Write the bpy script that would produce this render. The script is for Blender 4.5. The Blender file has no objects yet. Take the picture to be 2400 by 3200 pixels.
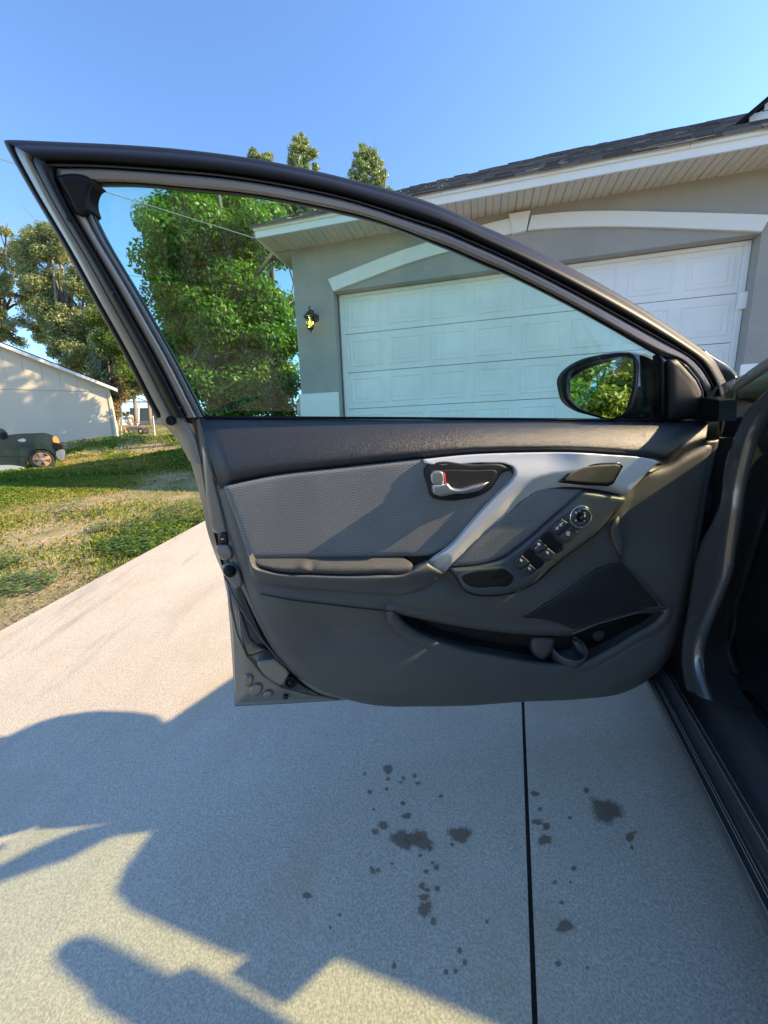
import bpy, math, random
import numpy as np
from mathutils import Vector, Matrix
from mathutils.geometry import delaunay_2d_cdt
random.seed(7); rng = np.random.default_rng(7)
PI = math.pi
S = bpy.context.scene
# ---------------------------------------------------------------- camera
F = 1180.0; CAMH = 0.95
_dn = np.array([205., -5987., -F]); _dn /= np.linalg.norm(_dn); _up = -_dn
_f = np.array([0, 0, -1.]); _f -= _up*(_f@_up); _f /= np.linalg.norm(_f)
_r = np.cross(_f, _up); RC = np.array([_r, _f, _up]); CP = np.array([0, 0, CAMH])
cd = bpy.data.cameras.new('camera'); cam = bpy.data.objects.new('camera', cd); S.collection.objects.link(cam)
cd.sensor_fit = 'VERTICAL'; cd.sensor_height = 32; cd.sensor_width = 24; cd.lens = F/3200*32
cd.clip_start = 0.02; cd.clip_end = 3000
M4 = Matrix.Identity(4)
for i in range(3):
    for j in range(3): M4[i][j] = RC[i][j]
    M4[i][3] = CP[i]
cam.matrix_world = M4; S.camera = cam
# ---------------------------------------------------------------- world, sun, exposure
SUN_AZ = -2.0; SUN_EL = 31.0          # degrees; azimuth measured from +X towards -Y
tosun = np.array([math.cos(math.radians(SUN_AZ))*math.cos(math.radians(SUN_EL)), -math.sin(math.radians(SUN_AZ))*math.cos(math.radians(SUN_EL)), math.sin(math.radians(SUN_EL))])
w = bpy.data.worlds.new('World'); S.world = w; w.use_nodes = True
nt = w.node_tree; bg = nt.nodes['Background']; sky = nt.nodes.new('ShaderNodeTexSky')
sky.sky_type = 'NISHITA'; sky.sun_disc = False; sky.sun_elevation = math.radians(SUN_EL); sky.sun_rotation = math.radians(90+SUN_AZ)
sky.air_density = 1.0; sky.dust_density = 0.4; sky.ozone_density = 3.5; sky.altitude = 0
hs = nt.nodes.new('ShaderNodeMix'); hs.data_type = 'RGBA'; hs.blend_type = 'MULTIPLY'; hs.inputs[0].default_value = 1; hs.inputs[7].default_value = (.72, .825, .92, 1); nt.links.new(sky.outputs[0], hs.inputs[6]); nt.links.new(hs.outputs[2], bg.inputs[0]); bg.inputs[1].default_value = 0.15
sl = bpy.data.lights.new('sun', 'SUN'); sl.energy = 3.8; sl.angle = math.radians(0.55); sl.color = (1.0, 0.765, 0.45)
so = bpy.data.objects.new('sun', sl); S.collection.objects.link(so)
so.rotation_euler = Vector(tosun).to_track_quat('Z', 'Y').to_euler()
so.location = tosun*30
S.view_settings.view_transform = 'Standard'; S.view_settings.look = 'None'; S.view_settings.exposure = 1.42; S.view_settings.gamma = 1
S.view_settings.use_curve_mapping = False
S.cycles.max_bounces = 8; S.cycles.transparent_max_bounces = 24; S.cycles.diffuse_bounces = 4
try: S.cycles.use_denoising = True
except Exception: pass

# ---------------------------------------------------------------- helpers
def ray(x, y): return RC@np.array([(x-1200)/F, -(y-1600)/F, -1.])
def dep(x, y, D): return CP+ray(x, y)*D
def onplane(x, y, p, n):
    d = ray(x, y); n = np.array(n, float); return CP+d*(np.dot(np.array(p)-CP, n)/np.dot(d, n))
def nrm(v): v = np.array(v, float); return v/np.linalg.norm(v)
def sm(a, b, x):
    t = np.clip((np.asarray(x, float)-a)/(b-a), 0, 1); return t*t*(3-2*t)

WL = {}
def thing(name, label, cat, loc, group=None):
    o = bpy.data.objects.new(name, None); S.collection.objects.link(o); o.location = Vector(loc); o.empty_display_size = .2
    o['label'] = label; o['category'] = cat
    if group: o['group'] = group
    WL[o.name] = np.array(loc, float); return o
def mk(name, v, f, mat, parent=None, smooth=False, kind=None, label=None, cat=None, group=None, loc=None, col=None, mats=None, mi=None):
    me = bpy.data.meshes.new(name)
    v = np.asarray(v, float).reshape(-1, 3)
    base = WL[parent.name] if parent is not None else (np.array(loc, float) if loc is not None else np.zeros(3))
    v = v-base
    if isinstance(f, np.ndarray) and f.ndim == 2:
        k = f.shape[1]; n = len(f)
        me.vertices.add(len(v)); me.vertices.foreach_set('co', v.ravel())
        me.loops.add(n*k); me.loops.foreach_set('vertex_index', f.ravel().astype(np.int32))
        me.polygons.add(n); me.polygons.foreach_set('loop_start', np.arange(0, n*k, k, dtype=np.int32))
        me.polygons.foreach_set('loop_total', np.full(n, k, np.int32)); me.update(calc_edges=True)
    else:
        me.from_pydata([tuple(p) for p in v], [], [tuple(int(i) for i in q) for q in f]); me.update()
    for m in (mats or [mat]):
        me.materials.append(m)
    if mi is not None: me.polygons.foreach_set('material_index', np.asarray(mi, np.int32))
    if smooth: me.polygons.foreach_set('use_smooth', np.ones(len(me.polygons), bool))
    if col is not None:
        a = me.color_attributes.new('tone', 'FLOAT_COLOR', 'POINT'); c = np.ones((len(v), 4)); c[:, :3] = col; a.data.foreach_set('color', c.ravel())
    o = bpy.data.objects.new(name, me); S.collection.objects.link(o)
    if parent is not None: o.parent = parent
    else: o.location = Vector(base)
    WL[o.name] = base
    if kind: o['kind'] = kind
    if label: o['label'] = label
    if cat: o['category'] = cat
    if group: o['group'] = group
    return o
class MB:
    def __init__(s): s.v = []; s.f = []
    def add(s, v, f):
        k = len(s.v); s.v += [tuple(p) for p in v]; s.f += [tuple(i+k for i in q) for q in f]
    def box(s, o, a, b, c):
        "box from corner o with edge vectors a,b,c"
        o, a, b, c = map(lambda t: np.array(t, float), (o, a, b, c))
        if np.dot(np.cross(a, b), c) < 0: a, b = b, a
        s.add([o, o+a, o+a+b, o+b, o+c, o+a+c, o+a+b+c, o+b+c], [(0, 3, 2, 1), (4, 5, 6, 7), (0, 1, 5, 4), (1, 2, 6, 5), (2, 3, 7, 6), (3, 0, 4, 7)])
    def abox(s, x0, x1, y0, y1, z0, z1): s.box((x0, y0, z0), (x1-x0, 0, 0), (0, y1-y0, 0), (0, 0, z1-z0))
    def tube(s, pts, r, n=8, caps=True):
        pts = [np.array(p, float) for p in pts]; rs = r if hasattr(r, '__len__') else [r]*len(pts)
        k = len(s.v); up = np.array([0.13, 0.27, 0.95])
        for i, p in enumerate(pts):
            t = nrm(pts[min(i+1, len(pts)-1)]-pts[max(i-1, 0)]+1e-9); a = np.cross(t, up)
            if np.linalg.norm(a) < .05: a = np.cross(t, (1, 0, 0))
            a = nrm(a); b = np.cross(t, a)
            for j in range(n):
                q = 2*PI*j/n; s.v.append(tuple(p+rs[i]*(a*math.cos(q)+b*math.sin(q))))
        for i in range(len(pts)-1):
            for j in range(n):
                a0 = k+i*n+j; a1 = k+i*n+(j+1) % n; s.f.append((a0, a1, a1+n, a0+n))
        if caps:
            s.f.append(tuple(k+j for j in range(n))[::-1]); s.f.append(tuple(k+(len(pts)-1)*n+j for j in range(n)))
    def prism(s, poly, d):
        "poly list of 3D points, extruded by vector d"
        poly = [np.array(p, float) for p in poly]; n = len(poly); d = np.array(d, float); k = len(s.v)
        s.v += [tuple(p) for p in poly]+[tuple(p+d) for p in poly]
        s.f.append(tuple(k+i for i in range(n))[::-1]); s.f.append(tuple(k+n+i for i in range(n)))
        for i in range(n): s.f.append((k+i, k+(i+1) % n, k+n+(i+1) % n, k+n+i))
    def lathe(s, c, ax, prof, n=16):
        "profile [(r, h)] round axis ax through c"
        ax = nrm(ax); a = np.cross(ax, (0.1, .2, .97)); a = nrm(a); b = np.cross(ax, a); k = len(s.v)
        for r, h in prof:
            for j in range(n):
                q = 2*PI*j/n; s.v.append(tuple(np.array(c)+ax*h+r*(a*math.cos(q)+b*math.sin(q))))
        for i in range(len(prof)-1):
            for j in range(n):
                a0 = k+i*n+j; a1 = k+i*n+(j+1) % n; s.f.append((a0, a1, a1+n, a0+n))
        s.f.append(tuple(k+j for j in range(n))[::-1]); s.f.append(tuple(k+(len(prof)-1)*n+j for j in range(n)))
    def mk(s, name, mat, parent=None, **k): return mk(name, s.v, s.f, mat, parent, **k)
def grid_faces(n, m, closed=False):
    f = []
    for i in range(n-1):
        for j in range(m-1 if not closed else m):
            a = i*m+j; b = i*m+(j+1) % m; f.append((a, b, b+m, a+m))
    return f

# ---------------------------------------------------------------- materials
def new_mat(name):
    m = bpy.data.materials.new(name); m.use_nodes = True; return m, m.node_tree, m.node_tree.nodes['Principled BSDF']
def N(nt, t, **k):
    n = nt.nodes.new(t)
    for a, b in k.items():
        if a in n.inputs: n.inputs[a].default_value = b
        else: setattr(n, a, b)
    return n
def pmat(name, col, rough=.5, metal=0., bump=None, var=None, coat=0., spec=None, sheen=0., tone=False):
    """bump=(scale, strength, distance[, kind]); var=(scale, amount) colour variation"""
    m, nt, b = new_mat(name); L = nt.links.new
    b.inputs['Base Color'].default_value = (*col, 1); b.inputs['Roughness'].default_value = rough; b.inputs['Metallic'].default_value = metal
    if coat: b.inputs['Coat Weight'].default_value = coat; b.inputs['Coat Roughness'].default_value = .06
    if spec is not None: b.inputs['Specular IOR Level'].default_value = spec
    if sheen: b.inputs['Sheen Weight'].default_value = sheen
    tc = N(nt, 'ShaderNodeTexCoord')
    if bump:
        kind = bump[3] if len(bump) > 3 else 'noise'
        if kind == 'noise': t = N(nt, 'ShaderNodeTexNoise', Scale=bump[0], Detail=5.); o = t.outputs[0]
        elif kind == 'leather':
            t = N(nt, 'ShaderNodeTexNoise', Scale=bump[0], Detail=2., Distortion=1.6); r = N(nt, 'ShaderNodeMapRange'); r.inputs[1].default_value = .35; r.inputs[2].default_value = .6
            L(t.outputs[0], r.inputs[0]); o = r.outputs[0]
        else: t = N(nt, 'ShaderNodeTexVoronoi', Scale=bump[0]); o = t.outputs[0]
        L(tc.outputs['Object'], t.inputs['Vector'])
        bp = N(nt, 'ShaderNodeBump', Strength=bump[1], Distance=bump[2]); L(o, bp.inputs['Height']); L(bp.outputs[0], b.inputs['Normal'])
    if var:
        t = N(nt, 'ShaderNodeTexNoise', Scale=var[0], Detail=4., Roughness=.6); L(tc.outputs['Object'], t.inputs['Vector'])
        mr = N(nt, 'ShaderNodeMapRange'); mr.inputs[1].default_value = .3; mr.inputs[2].default_value = .7; mr.inputs[3].default_value = 1-var[1]; mr.inputs[4].default_value = 1+var[1]
        L(t.outputs[0], mr.inputs[0]); mx = N(nt, 'ShaderNodeMix', data_type='RGBA', blend_type='MULTIPLY'); mx.inputs[0].default_value = 1; mx.inputs[6].default_value = (*col, 1)
        L(mr.outputs[0], mx.inputs[7]); L(mx.outputs[2], b.inputs['Base Color'])
        rr = N(nt, 'ShaderNodeMapRange'); rr.inputs[3].default_value = max(.02, rough-.1); rr.inputs[4].default_value = min(1, rough+.1); L(t.outputs[0], rr.inputs[0]); L(rr.outputs[0], b.inputs['Roughness'])
    if tone:
        a = N(nt, 'ShaderNodeAttribute', attribute_name='tone'); mx = N(nt, 'ShaderNodeMix', data_type='RGBA', blend_type='MULTIPLY'); mx.inputs[0].default_value = 1; mx.inputs[6].default_value = (*col, 1)
        L(a.outputs['Color'], mx.inputs[7]); L(mx.outputs[2], b.inputs['Base Color'])
    return m
def leafmat(name, col, trans=.35, rough=.45):
    m, nt, b = new_mat(name); L = nt.links.new; out = nt.nodes['Material Output']
    a = N(nt, 'ShaderNodeAttribute', attribute_name='tone'); mx = N(nt, 'ShaderNodeMix', data_type='RGBA', blend_type='MULTIPLY'); mx.inputs[0].default_value = 1; mx.inputs[6].default_value = (*col, 1)
    L(a.outputs['Color'], mx.inputs[7]); L(mx.outputs[2], b.inputs['Base Color']); b.inputs['Roughness'].default_value = rough
    tr = N(nt, 'ShaderNodeBsdfTranslucent'); mg = N(nt, 'ShaderNodeMix', data_type='RGBA', blend_type='MULTIPLY'); mg.inputs[0].default_value = 1; mg.inputs[7].default_value = (1.5, 1.7, .6, 1)
    L(mx.outputs[2], mg.inputs[6]); L(mg.outputs[2], tr.inputs[0])
    ms = N(nt, 'ShaderNodeMixShader'); ms.inputs[0].default_value = trans; L(b.outputs[0], ms.inputs[1]); L(tr.outputs[0], ms.inputs[2]); L(ms.outputs[0], out.inputs[0])
    return m
def glassmat(name, tint, refl=.9, dust=0.0):
    m, nt, b = new_mat(name); L = nt.links.new; out = nt.nodes['Material Output']
    t = N(nt, 'ShaderNodeBsdfTransparent'); t.inputs[0].default_value = (*tint, 1)
    g = N(nt, 'ShaderNodeBsdfGlossy'); g.inputs['Roughness'].default_value = .0; g.inputs[0].default_value = (refl, refl, refl, 1)
    fr = N(nt, 'ShaderNodeFresnel', IOR=1.45); ms = N(nt, 'ShaderNodeMixShader'); L(fr.outputs[0], ms.inputs[0]); L(t.outputs[0], ms.inputs[1]); L(g.outputs[0], ms.inputs[2])
    last = ms
    if dust:
        d = N(nt, 'ShaderNodeBsdfDiffuse'); d.inputs[0].default_value = (.6, .6, .58, 1)
        tc = N(nt, 'ShaderNodeTexCoord'); mp = N(nt, 'ShaderNodeMapping'); mp.inputs['Scale'].default_value = (30, 1, 2.2); L(tc.outputs['Object'], mp.inputs[0])
        nz = N(nt, 'ShaderNodeTexNoise', Scale=2.2, Detail=3.); L(mp.outputs[0], nz.inputs['Vector']); r = N(nt, 'ShaderNodeMapRange'); r.inputs[1].default_value = .45; r.inputs[2].default_value = .8; r.inputs[4].default_value = dust; L(nz.outputs[0], r.inputs[0])
        m2 = N(nt, 'ShaderNodeMixShader'); L(r.outputs[0], m2.inputs[0]); L(ms.outputs[0], m2.inputs[1]); L(d.outputs[0], m2.inputs[2]); last = m2
    L(last.outputs[0], out.inputs[0]); return m
def fabricmat():
    m, nt, b = new_mat('door_fabric'); L = nt.links.new; b.inputs['Roughness'].default_value = .9; b.inputs['Specular IOR Level'].default_value = .25
    tc = N(nt, 'ShaderNodeTexCoord'); sp = N(nt, 'ShaderNodeSeparateXYZ'); L(tc.outputs['Object'], sp.inputs[0])
    def mth(op, a, b_=None):
        n = N(nt, 'ShaderNodeMath', operation=op)
        for i, q in enumerate((a, b_)):
            if q is None: continue
            if isinstance(q, (int, float)): n.inputs[i].default_value = q
            else: L(q, n.inputs[i])
        return n.outputs[0]
    x = sp.outputs[0]; z = sp.outputs[2]
    sx = mth('MULTIPLY', mth('SINE', mth('MULTIPLY', x, 2*PI/.052)), .0042)
    zz = mth('ADD', z, sx); rows = mth('SINE', mth('MULTIPLY', zz, 2*PI/.0052))
    dots = mth('SINE', mth('MULTIPLY', x, 2*PI/.0034))
    d = mth('MULTIPLY', mth('MAXIMUM', mth('SUBTRACT', rows, .25), 0), mth('MAXIMUM', mth('ADD', dots, .35), 0))
    nz = N(nt, 'ShaderNodeTexNoise', Scale=1400., Detail=2.); L(tc.outputs['Object'], nz.inputs['Vector'])
    h = mth('SUBTRACT', mth('MULTIPLY', nz.outputs[0], .5), d)
    bp = N(nt, 'ShaderNodeBump', Strength=.55, Distance=.0012); L(h, bp.inputs['Height']); L(bp.outputs[0], b.inputs['Normal'])
    cr = N(nt, 'ShaderNodeMix', data_type='RGBA'); cr.inputs[6].default_value = (.225, .22, .22, 1); cr.inputs[7].default_value = (.035, .035, .04, 1)
    L(mth('MINIMUM', mth('MULTIPLY', d, 1.2), 1), cr.inputs[0])
    st = N(nt, 'ShaderNodeTexNoise', Scale=9., Detail=4.); L(tc.outputs['Object'], st.inputs['Vector']); mr = N(nt, 'ShaderNodeMapRange'); mr.inputs[1].default_value = .35; mr.inputs[2].default_value = .7; mr.inputs[3].default_value = .88; mr.inputs[4].default_value = 1.08; L(st.outputs[0], mr.inputs[0])
    mx = N(nt, 'ShaderNodeMix', data_type='RGBA', blend_type='MULTIPLY'); mx.inputs[0].default_value = 1; L(cr.outputs[2], mx.inputs[6]); L(mr.outputs[0], mx.inputs[7]); L(mx.outputs[2], b.inputs['Base Color'])
    return m
def grillemat(name, pitch, col=(.02, .02, .022)):
    m, nt, b = new_mat(name); L = nt.links.new; b.inputs['Roughness'].default_value = .45
    tc = N(nt, 'ShaderNodeTexCoord'); mp = N(nt, 'ShaderNodeMapping'); mp.inputs['Rotation'].default_value = (0, math.radians(28), 0); mp.inputs['Scale'].default_value = (1/pitch,)*3; L(tc.outputs['Object'], mp.inputs[0])
    sp = N(nt, 'ShaderNodeSeparateXYZ'); L(mp.outputs[0], sp.inputs[0]); hs = []
    for ch in (0, 2):
        fr = N(nt, 'ShaderNodeMath', operation='FRACT'); L(sp.outputs[ch], fr.inputs[0]); s2 = N(nt, 'ShaderNodeMath', operation='SUBTRACT'); s2.inputs[1].default_value = .5; L(fr.outputs[0], s2.inputs[0])
        p = N(nt, 'ShaderNodeMath', operation='ABSOLUTE'); L(s2.outputs[0], p.inputs[0]); hs.append(p.outputs[0])
    mx = N(nt, 'ShaderNodeMath', operation='MAXIMUM'); L(hs[0], mx.inputs[0]); L(hs[1], mx.inputs[1])
    r = N(nt, 'ShaderNodeMapRange'); r.inputs[1].default_value = .28; r.inputs[2].default_value = .38; L(mx.outputs[0], r.inputs[0])
    c = N(nt, 'ShaderNodeMix', data_type='RGBA'); c.inputs[6].default_value = (.002, .002, .002, 1); c.inputs[7].default_value = (*col, 1); L(r.outputs[0], c.inputs[0]); L(c.outputs[2], b.inputs['Base Color'])
    bp = N(nt, 'ShaderNodeBump', Strength=1., Distance=pitch*.5); L(r.outputs[0], bp.inputs['Height']); L(bp.outputs[0], b.inputs['Normal'])
    return m
def concretemat():
    m, nt, b = new_mat('concrete'); L = nt.links.new; b.inputs['Roughness'].default_value = .85; b.inputs['Specular IOR Level'].default_value = .3
    tc = N(nt, 'ShaderNodeTexCoord')
    def noise(sc, d=4, rough=.6, mp=None):
        n = N(nt, 'ShaderNodeTexNoise', Scale=sc, Detail=float(d), Roughness=rough)
        if mp is not None: L(mp, n.inputs['Vector'])
        else: L(tc.outputs['Object'], n.inputs['Vector'])
        return n.outputs[0]
    def mr(o, a, b_, c, d):
        r = N(nt, 'ShaderNodeMapRange'); r.inputs[1].default_value = a; r.inputs[2].default_value = b_; r.inputs[3].default_value = c; r.inputs[4].default_value = d; L(o, r.inputs[0]); return r.outputs[0]
    def mix(f, a, b_, bt='MIX'):
        x = N(nt, 'ShaderNodeMix', data_type='RGBA', blend_type=bt)
        for i, q in ((0, f), (6, a), (7, b_)):
            if isinstance(q, (int, float)): x.inputs[i].default_value = q
            elif isinstance(q, tuple): x.inputs[i].default_value = (*q, 1)
            else: L(q, x.inputs[i])
        return x.outputs[2]
    c = mix(mr(noise(1.3, 3), .35, .65, 0, 1), (.55, .49, .41), (.62, .56, .475))
    c = mix(mr(noise(260, 3, .7), .40, .62, 0, 1), mix(1., c, (.72, .72, .72), 'MULTIPLY'), mix(1., c, (1.12, 1.12, 1.1), 'MULTIPLY'))   # aggregate salt-and-pepper
    vo = N(nt, 'ShaderNodeTexVoronoi', Scale=140.); L(tc.outputs['Object'], vo.inputs['Vector'])
    c = mix(mr(vo.outputs['Distance'], .0, .16, .45, 0), c, (.75, .75, .78))
    mp = N(nt, 'ShaderNodeMapping'); mp.inputs['Rotation'].default_value = (0, 0, math.radians(-26)); mp.inputs['Scale'].default_value = (8, 1.2, 1); L(tc.outputs['Object'], mp.inputs[0])
    sx = N(nt, 'ShaderNodeSeparateXYZ'); L(tc.outputs['Object'], sx.inputs[0]); ml = N(nt, 'ShaderNodeMath', operation='MULTIPLY'); L(mr(noise(1.6, 5, .7, mp.outputs[0]), .52, .74, 0, .6), ml.inputs[0]); L(mr(sx.outputs[0], -1.1, -.7, 1, .12), ml.inputs[1])   # the tyres run near the lawn side
    c = mix(ml.outputs[0], c, (.27, .25, .225))          # tyre and dirt streaks
    c = mix(mr(noise(2.3, 4), .54, .74, 0, .5), c, (.46, .34, .21))                                # rusty stains
    v2 = N(nt, 'ShaderNodeTexVoronoi', Scale=9.); L(tc.outputs['Object'], v2.inputs['Vector']); c = mix(mr(v2.outputs['Distance'], .012, .028, .8, 0), c, (.10, .085, .07))    # stray specks of dirt
    c = mix(mr(noise(.7, 6, .7), .5, .72, 0, .45), c, (.36, .335, .30))                            # grey weathering
    L(c, b.inputs['Base Color'])
    bp = N(nt, 'ShaderNodeBump', Strength=.6, Distance=.003); L(noise(170, 3, .7), bp.inputs['Height']); L(bp.outputs[0], b.inputs['Normal'])
    return m

CP_ = concretemat()
M = dict(
    paint=pmat('grey_car_paint', (.20, .195, .185), .38, .30, coat=.5, bump=(2500, .04, .0005)),
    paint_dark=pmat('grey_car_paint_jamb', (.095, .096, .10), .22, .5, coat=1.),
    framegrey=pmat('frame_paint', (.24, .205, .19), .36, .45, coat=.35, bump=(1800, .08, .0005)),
    sash=pmat('sash_paint', (.13, .15, .155), .42, .35, bump=(2500, .1, .0005)),
    rubber=pmat('black_rubber', (.008, .008, .010), .48, bump=(900, .1, .0005), spec=.2),
    gloss=pmat('black_gloss', (.008, .008, .009), .22),
    metalrib=pmat('dark_ridge', (.06, .06, .064), .2, .5),
    belt=pmat('grained_black_vinyl', (.024, .025, .031), .40, bump=(420, .42, .0010, 'leather'), spec=.6),
    plastic=pmat('grey_plastic', (.098, .098, .097), .5, bump=(700, .35, .0006, 'leather'), var=(11, .07)),
    plastic2=pmat('side_grey_plastic', (.072, .074, .078), .5, bump=(900, .1, .0003, 'leather')),
    satin=pmat('satin_grey_and_shaded_silver', (.10, .105, .105), .42),  # on the armrest this grey holds the shading of the silver trim
    silver=pmat('silver_trim', (.66, .655, .67), .42, .15, bump=(3000, .05, .0003)),
    pad=pmat('armrest_vinyl', (.075, .077, .08), .55, bump=(420, .6, .0010, 'leather')),
    switchp=pmat('switch_panel', (.075, .08, .088), .45),
    button=pmat('button', (.05, .053, .062), .36),
    well=pmat('recess_black', (.008, .008, .01), .5),
    white=pmat('white_print', (.75, .76, .78), .5),
    red=pmat('red_mark', (.65, .03, .03), .4),
    chrome=pmat('chrome', (.8, .8, .8), .08, 1.),
    satinmetal=pmat('satin_metal', (.5, .5, .5), .3, .8),
    fabric=fabricmat(),
    grille=grillemat('speaker_grille_plastic', .0050, (.055, .058, .062)), grille2=grillemat('tweeter_grille_plastic', .0022, (.03, .03, .032)),
    glass=glassmat('green_window_glass', (.73, .97, .84), dust=.05), windshield=glassmat('windshield_glass', (.70, .80, .54)), sideglass=glassmat('side_glass', (.45, .55, .45)),
    mirror=pmat('mirror_glass', (.9, .93, .92), .0, 1.),
    concrete=CP_,
    joint=pmat('joint_filler', (.03, .026, .022), .9, bump=(220, 1., .008), var=(160, .6)),
    stucco=pmat('grey_stucco', (.34, .325, .30), .9, bump=(130, .9, .006), var=(2.2, .09)),
    stucco_white=pmat('white_stucco', (.74, .74, .72), .85, bump=(160, .35, .003)),
    gdoor=pmat('white_garage_door', (.78, .78, .76), .6, bump=(300, .25, .001), var=(1.2, .09)),
    vinyl=pmat('white_fascia', (.80, .81, .80), .45, var=(3, .03)),
    soffit=pmat('soffit_vinyl', (.62, .58, .50), .6, bump=(500, .5, .0015, 'voronoi')),
    shingle=pmat('asphalt_shingle', (.105, .095, .09), .95, bump=(250, .6, .003), tone=True),
    roofdeck=pmat('roof_felt', (.03, .03, .03), .95),
    beige=pmat('beige_wall', (.62, .55, .44), .9, bump=(60, .4, .004), var=(.7, .06)),
    beige2=pmat('beige_siding', (.62, .54, .42), .85, var=(1, .05)),
    lampblack=pmat('lamp_black', (.02, .03, .028), .5, .3),
    lens_amber=pmat('amber_lens', (.8, .32, .05), .2), truck=pmat('dark_green_paint', (.010, .020, .016), .35, .0, coat=.25),
    tyre=pmat('tyre', (.035, .033, .03), .85, bump=(60, .5, .005)), rim=pmat('bronze_rim', (.55, .33, .2), .4, .3), alu=pmat('aluminium', (.55, .55, .55), .35, .7),
    skin=pmat('skin', (.42, .24, .16), .6), shirt=pmat('white_shirt', (.75, .75, .75), .8), hair=pmat('dark_hair', (.02, .015, .012), .7), shorts=pmat('pale_shorts', (.5, .5, .5), .8), blue=pmat('blue_plastic', (.05, .12, .3), .4),
    wood=pmat('weathered_board', (.36, .22, .12), .8, var=(6, .2)), galv=pmat('galvanised', (.3, .31, .32), .45, .6),
    bark=pmat('bark', (.15, .125, .10), .95, bump=(25, .8, .02), var=(4, .25)), bark2=pmat('pale_bark', (.23, .20, .17), .95, bump=(25, .8, .02), var=(4, .25)),
    leaf=leafmat('leaf_green', (.095, .205, .025), .36), leaf_oak=leafmat('leaf_oak', (.235, .28, .15), .3), leaf_pine=leafmat('leaf_pine', (.24, .32, .18), .25),
    leaf_y=leafmat('leaf_yellowgreen', (.13, .21, .03), .35), moss=leafmat('moss', (.20, .16, .10), .2), grass=leafmat('grass_blade', (.21, .315, .06), .35, .6),
    weed=leafmat('weed_leaf', (.09, .17, .04), .3), cable=pmat('cable', (.10, .10, .10), .5), cable_w=pmat('cable_pale', (.35, .35, .35), .4),
    housing=pmat('mirror_housing', (.045, .05, .052), .42, bump=(700, .5, .0006)), edge=pmat('sill_highlight', (.32, .27, .22), .28, .3),  # edge: paler warm colour for the highlights along the sill
    seat=pmat('seat_cloth', (.04, .04, .045), .9, bump=(300, .3, .001)), carpet=pmat('carpet', (.008, .008, .009), 1., bump=(400, .5, .002)), interior=pmat('interior_black', (.012, .012, .013), .6),
    screen=pmat('white_frame', (.7, .7, .7), .5), panelw=pmat('pale_panel', (.22, .24, .25), .7), stain=pmat('wet_stain', (.115, .098, .082), .6, bump=(170, .4, .002), var=(60, .3)),
    sheet=pmat('plastic_sheet', (.6, .65, .7), .4),
)
m, nt, b = new_mat('soaked_stain'); L = nt.links.new; b.inputs['Base Color'].default_value = (.23, .175, .13, 1); b.inputs['Roughness'].default_value = .5
tc = N(nt, 'ShaderNodeTexCoord'); nz = N(nt, 'ShaderNodeTexNoise', Scale=190., Detail=4.); L(tc.outputs['Object'], nz.inputs['Vector']); at = N(nt, 'ShaderNodeAttribute', attribute_name='tone')
ad = N(nt, 'ShaderNodeMath', operation='ADD'); L(at.outputs['Fac'], ad.inputs[0]); L(nz.outputs[0], ad.inputs[1]); mr_ = N(nt, 'ShaderNodeMapRange'); mr_.inputs[1].default_value = .55; mr_.inputs[2].default_value = 1.3; mr_.inputs[4].default_value = .85; L(ad.outputs[0], mr_.inputs[0])
tr = N(nt, 'ShaderNodeBsdfTransparent'); ms = N(nt, 'ShaderNodeMixShader'); L(mr_.outputs[0], ms.inputs[0]); L(tr.outputs[0], ms.inputs[1]); L(b.outputs[0], ms.inputs[2]); L(ms.outputs[0], nt.nodes['Material Output'].inputs[0])
bp = N(nt, 'ShaderNodeBump', Strength=.5, Distance=.002); L(nz.outputs[0], bp.inputs['Height']); L(bp.outputs[0], b.inputs['Normal']); M['stain'] = m
m, nt_, b_ = new_mat('lamp_glow'); b_.inputs['Base Color'].default_value = (.9, .6, .2, 1); b_.inputs['Emission Color'].default_value = (1., .62, .18, 1); b_.inputs['Emission Strength'].default_value = .7; M['glow'] = m

# ---------------------------------------------------------------- terrain
SL = 0.12
def G(X, Y):
    X = np.asarray(X, float); Y = np.asarray(Y, float)
    base = np.where(Y < 6, SL*Y, SL*6+(1-np.exp(-(Y-6)*.12/.75))*.75)
    base = np.where(Y < -6, -SL*6+0*Y, base)
    base = base-.25*sm(19.5, 22, Y)*(1-sm(24.5, 27, Y))*sm(-12, -15, X)+1.25*sm(25, 36, Y)
    drop = -1.08*sm(-1, -12, X)*sm(1, 12, Y)*(1-sm(15.5, 19.6, Y))
    return base+drop
def onground(x, y, lift=0.):
    d = ray(x, y); t = .3
    for k in range(4000):
        p = CP+d*t
        if p[2] < float(G(p[0], p[1]))+lift: break
        t *= 1.003
    for k in range(3):
        p = CP+d*t; h = p[2]-float(G(p[0], p[1]))-lift; t += h/(-d[2]+1e-6)*.8 if d[2] < -.02 else 0
    return CP+d*t
def plane_ground(x, y, lift=0.):
    d = ray(x, y); t = (CP[2]-lift)/(SL*d[1]-d[2]); return CP+d*t

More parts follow.
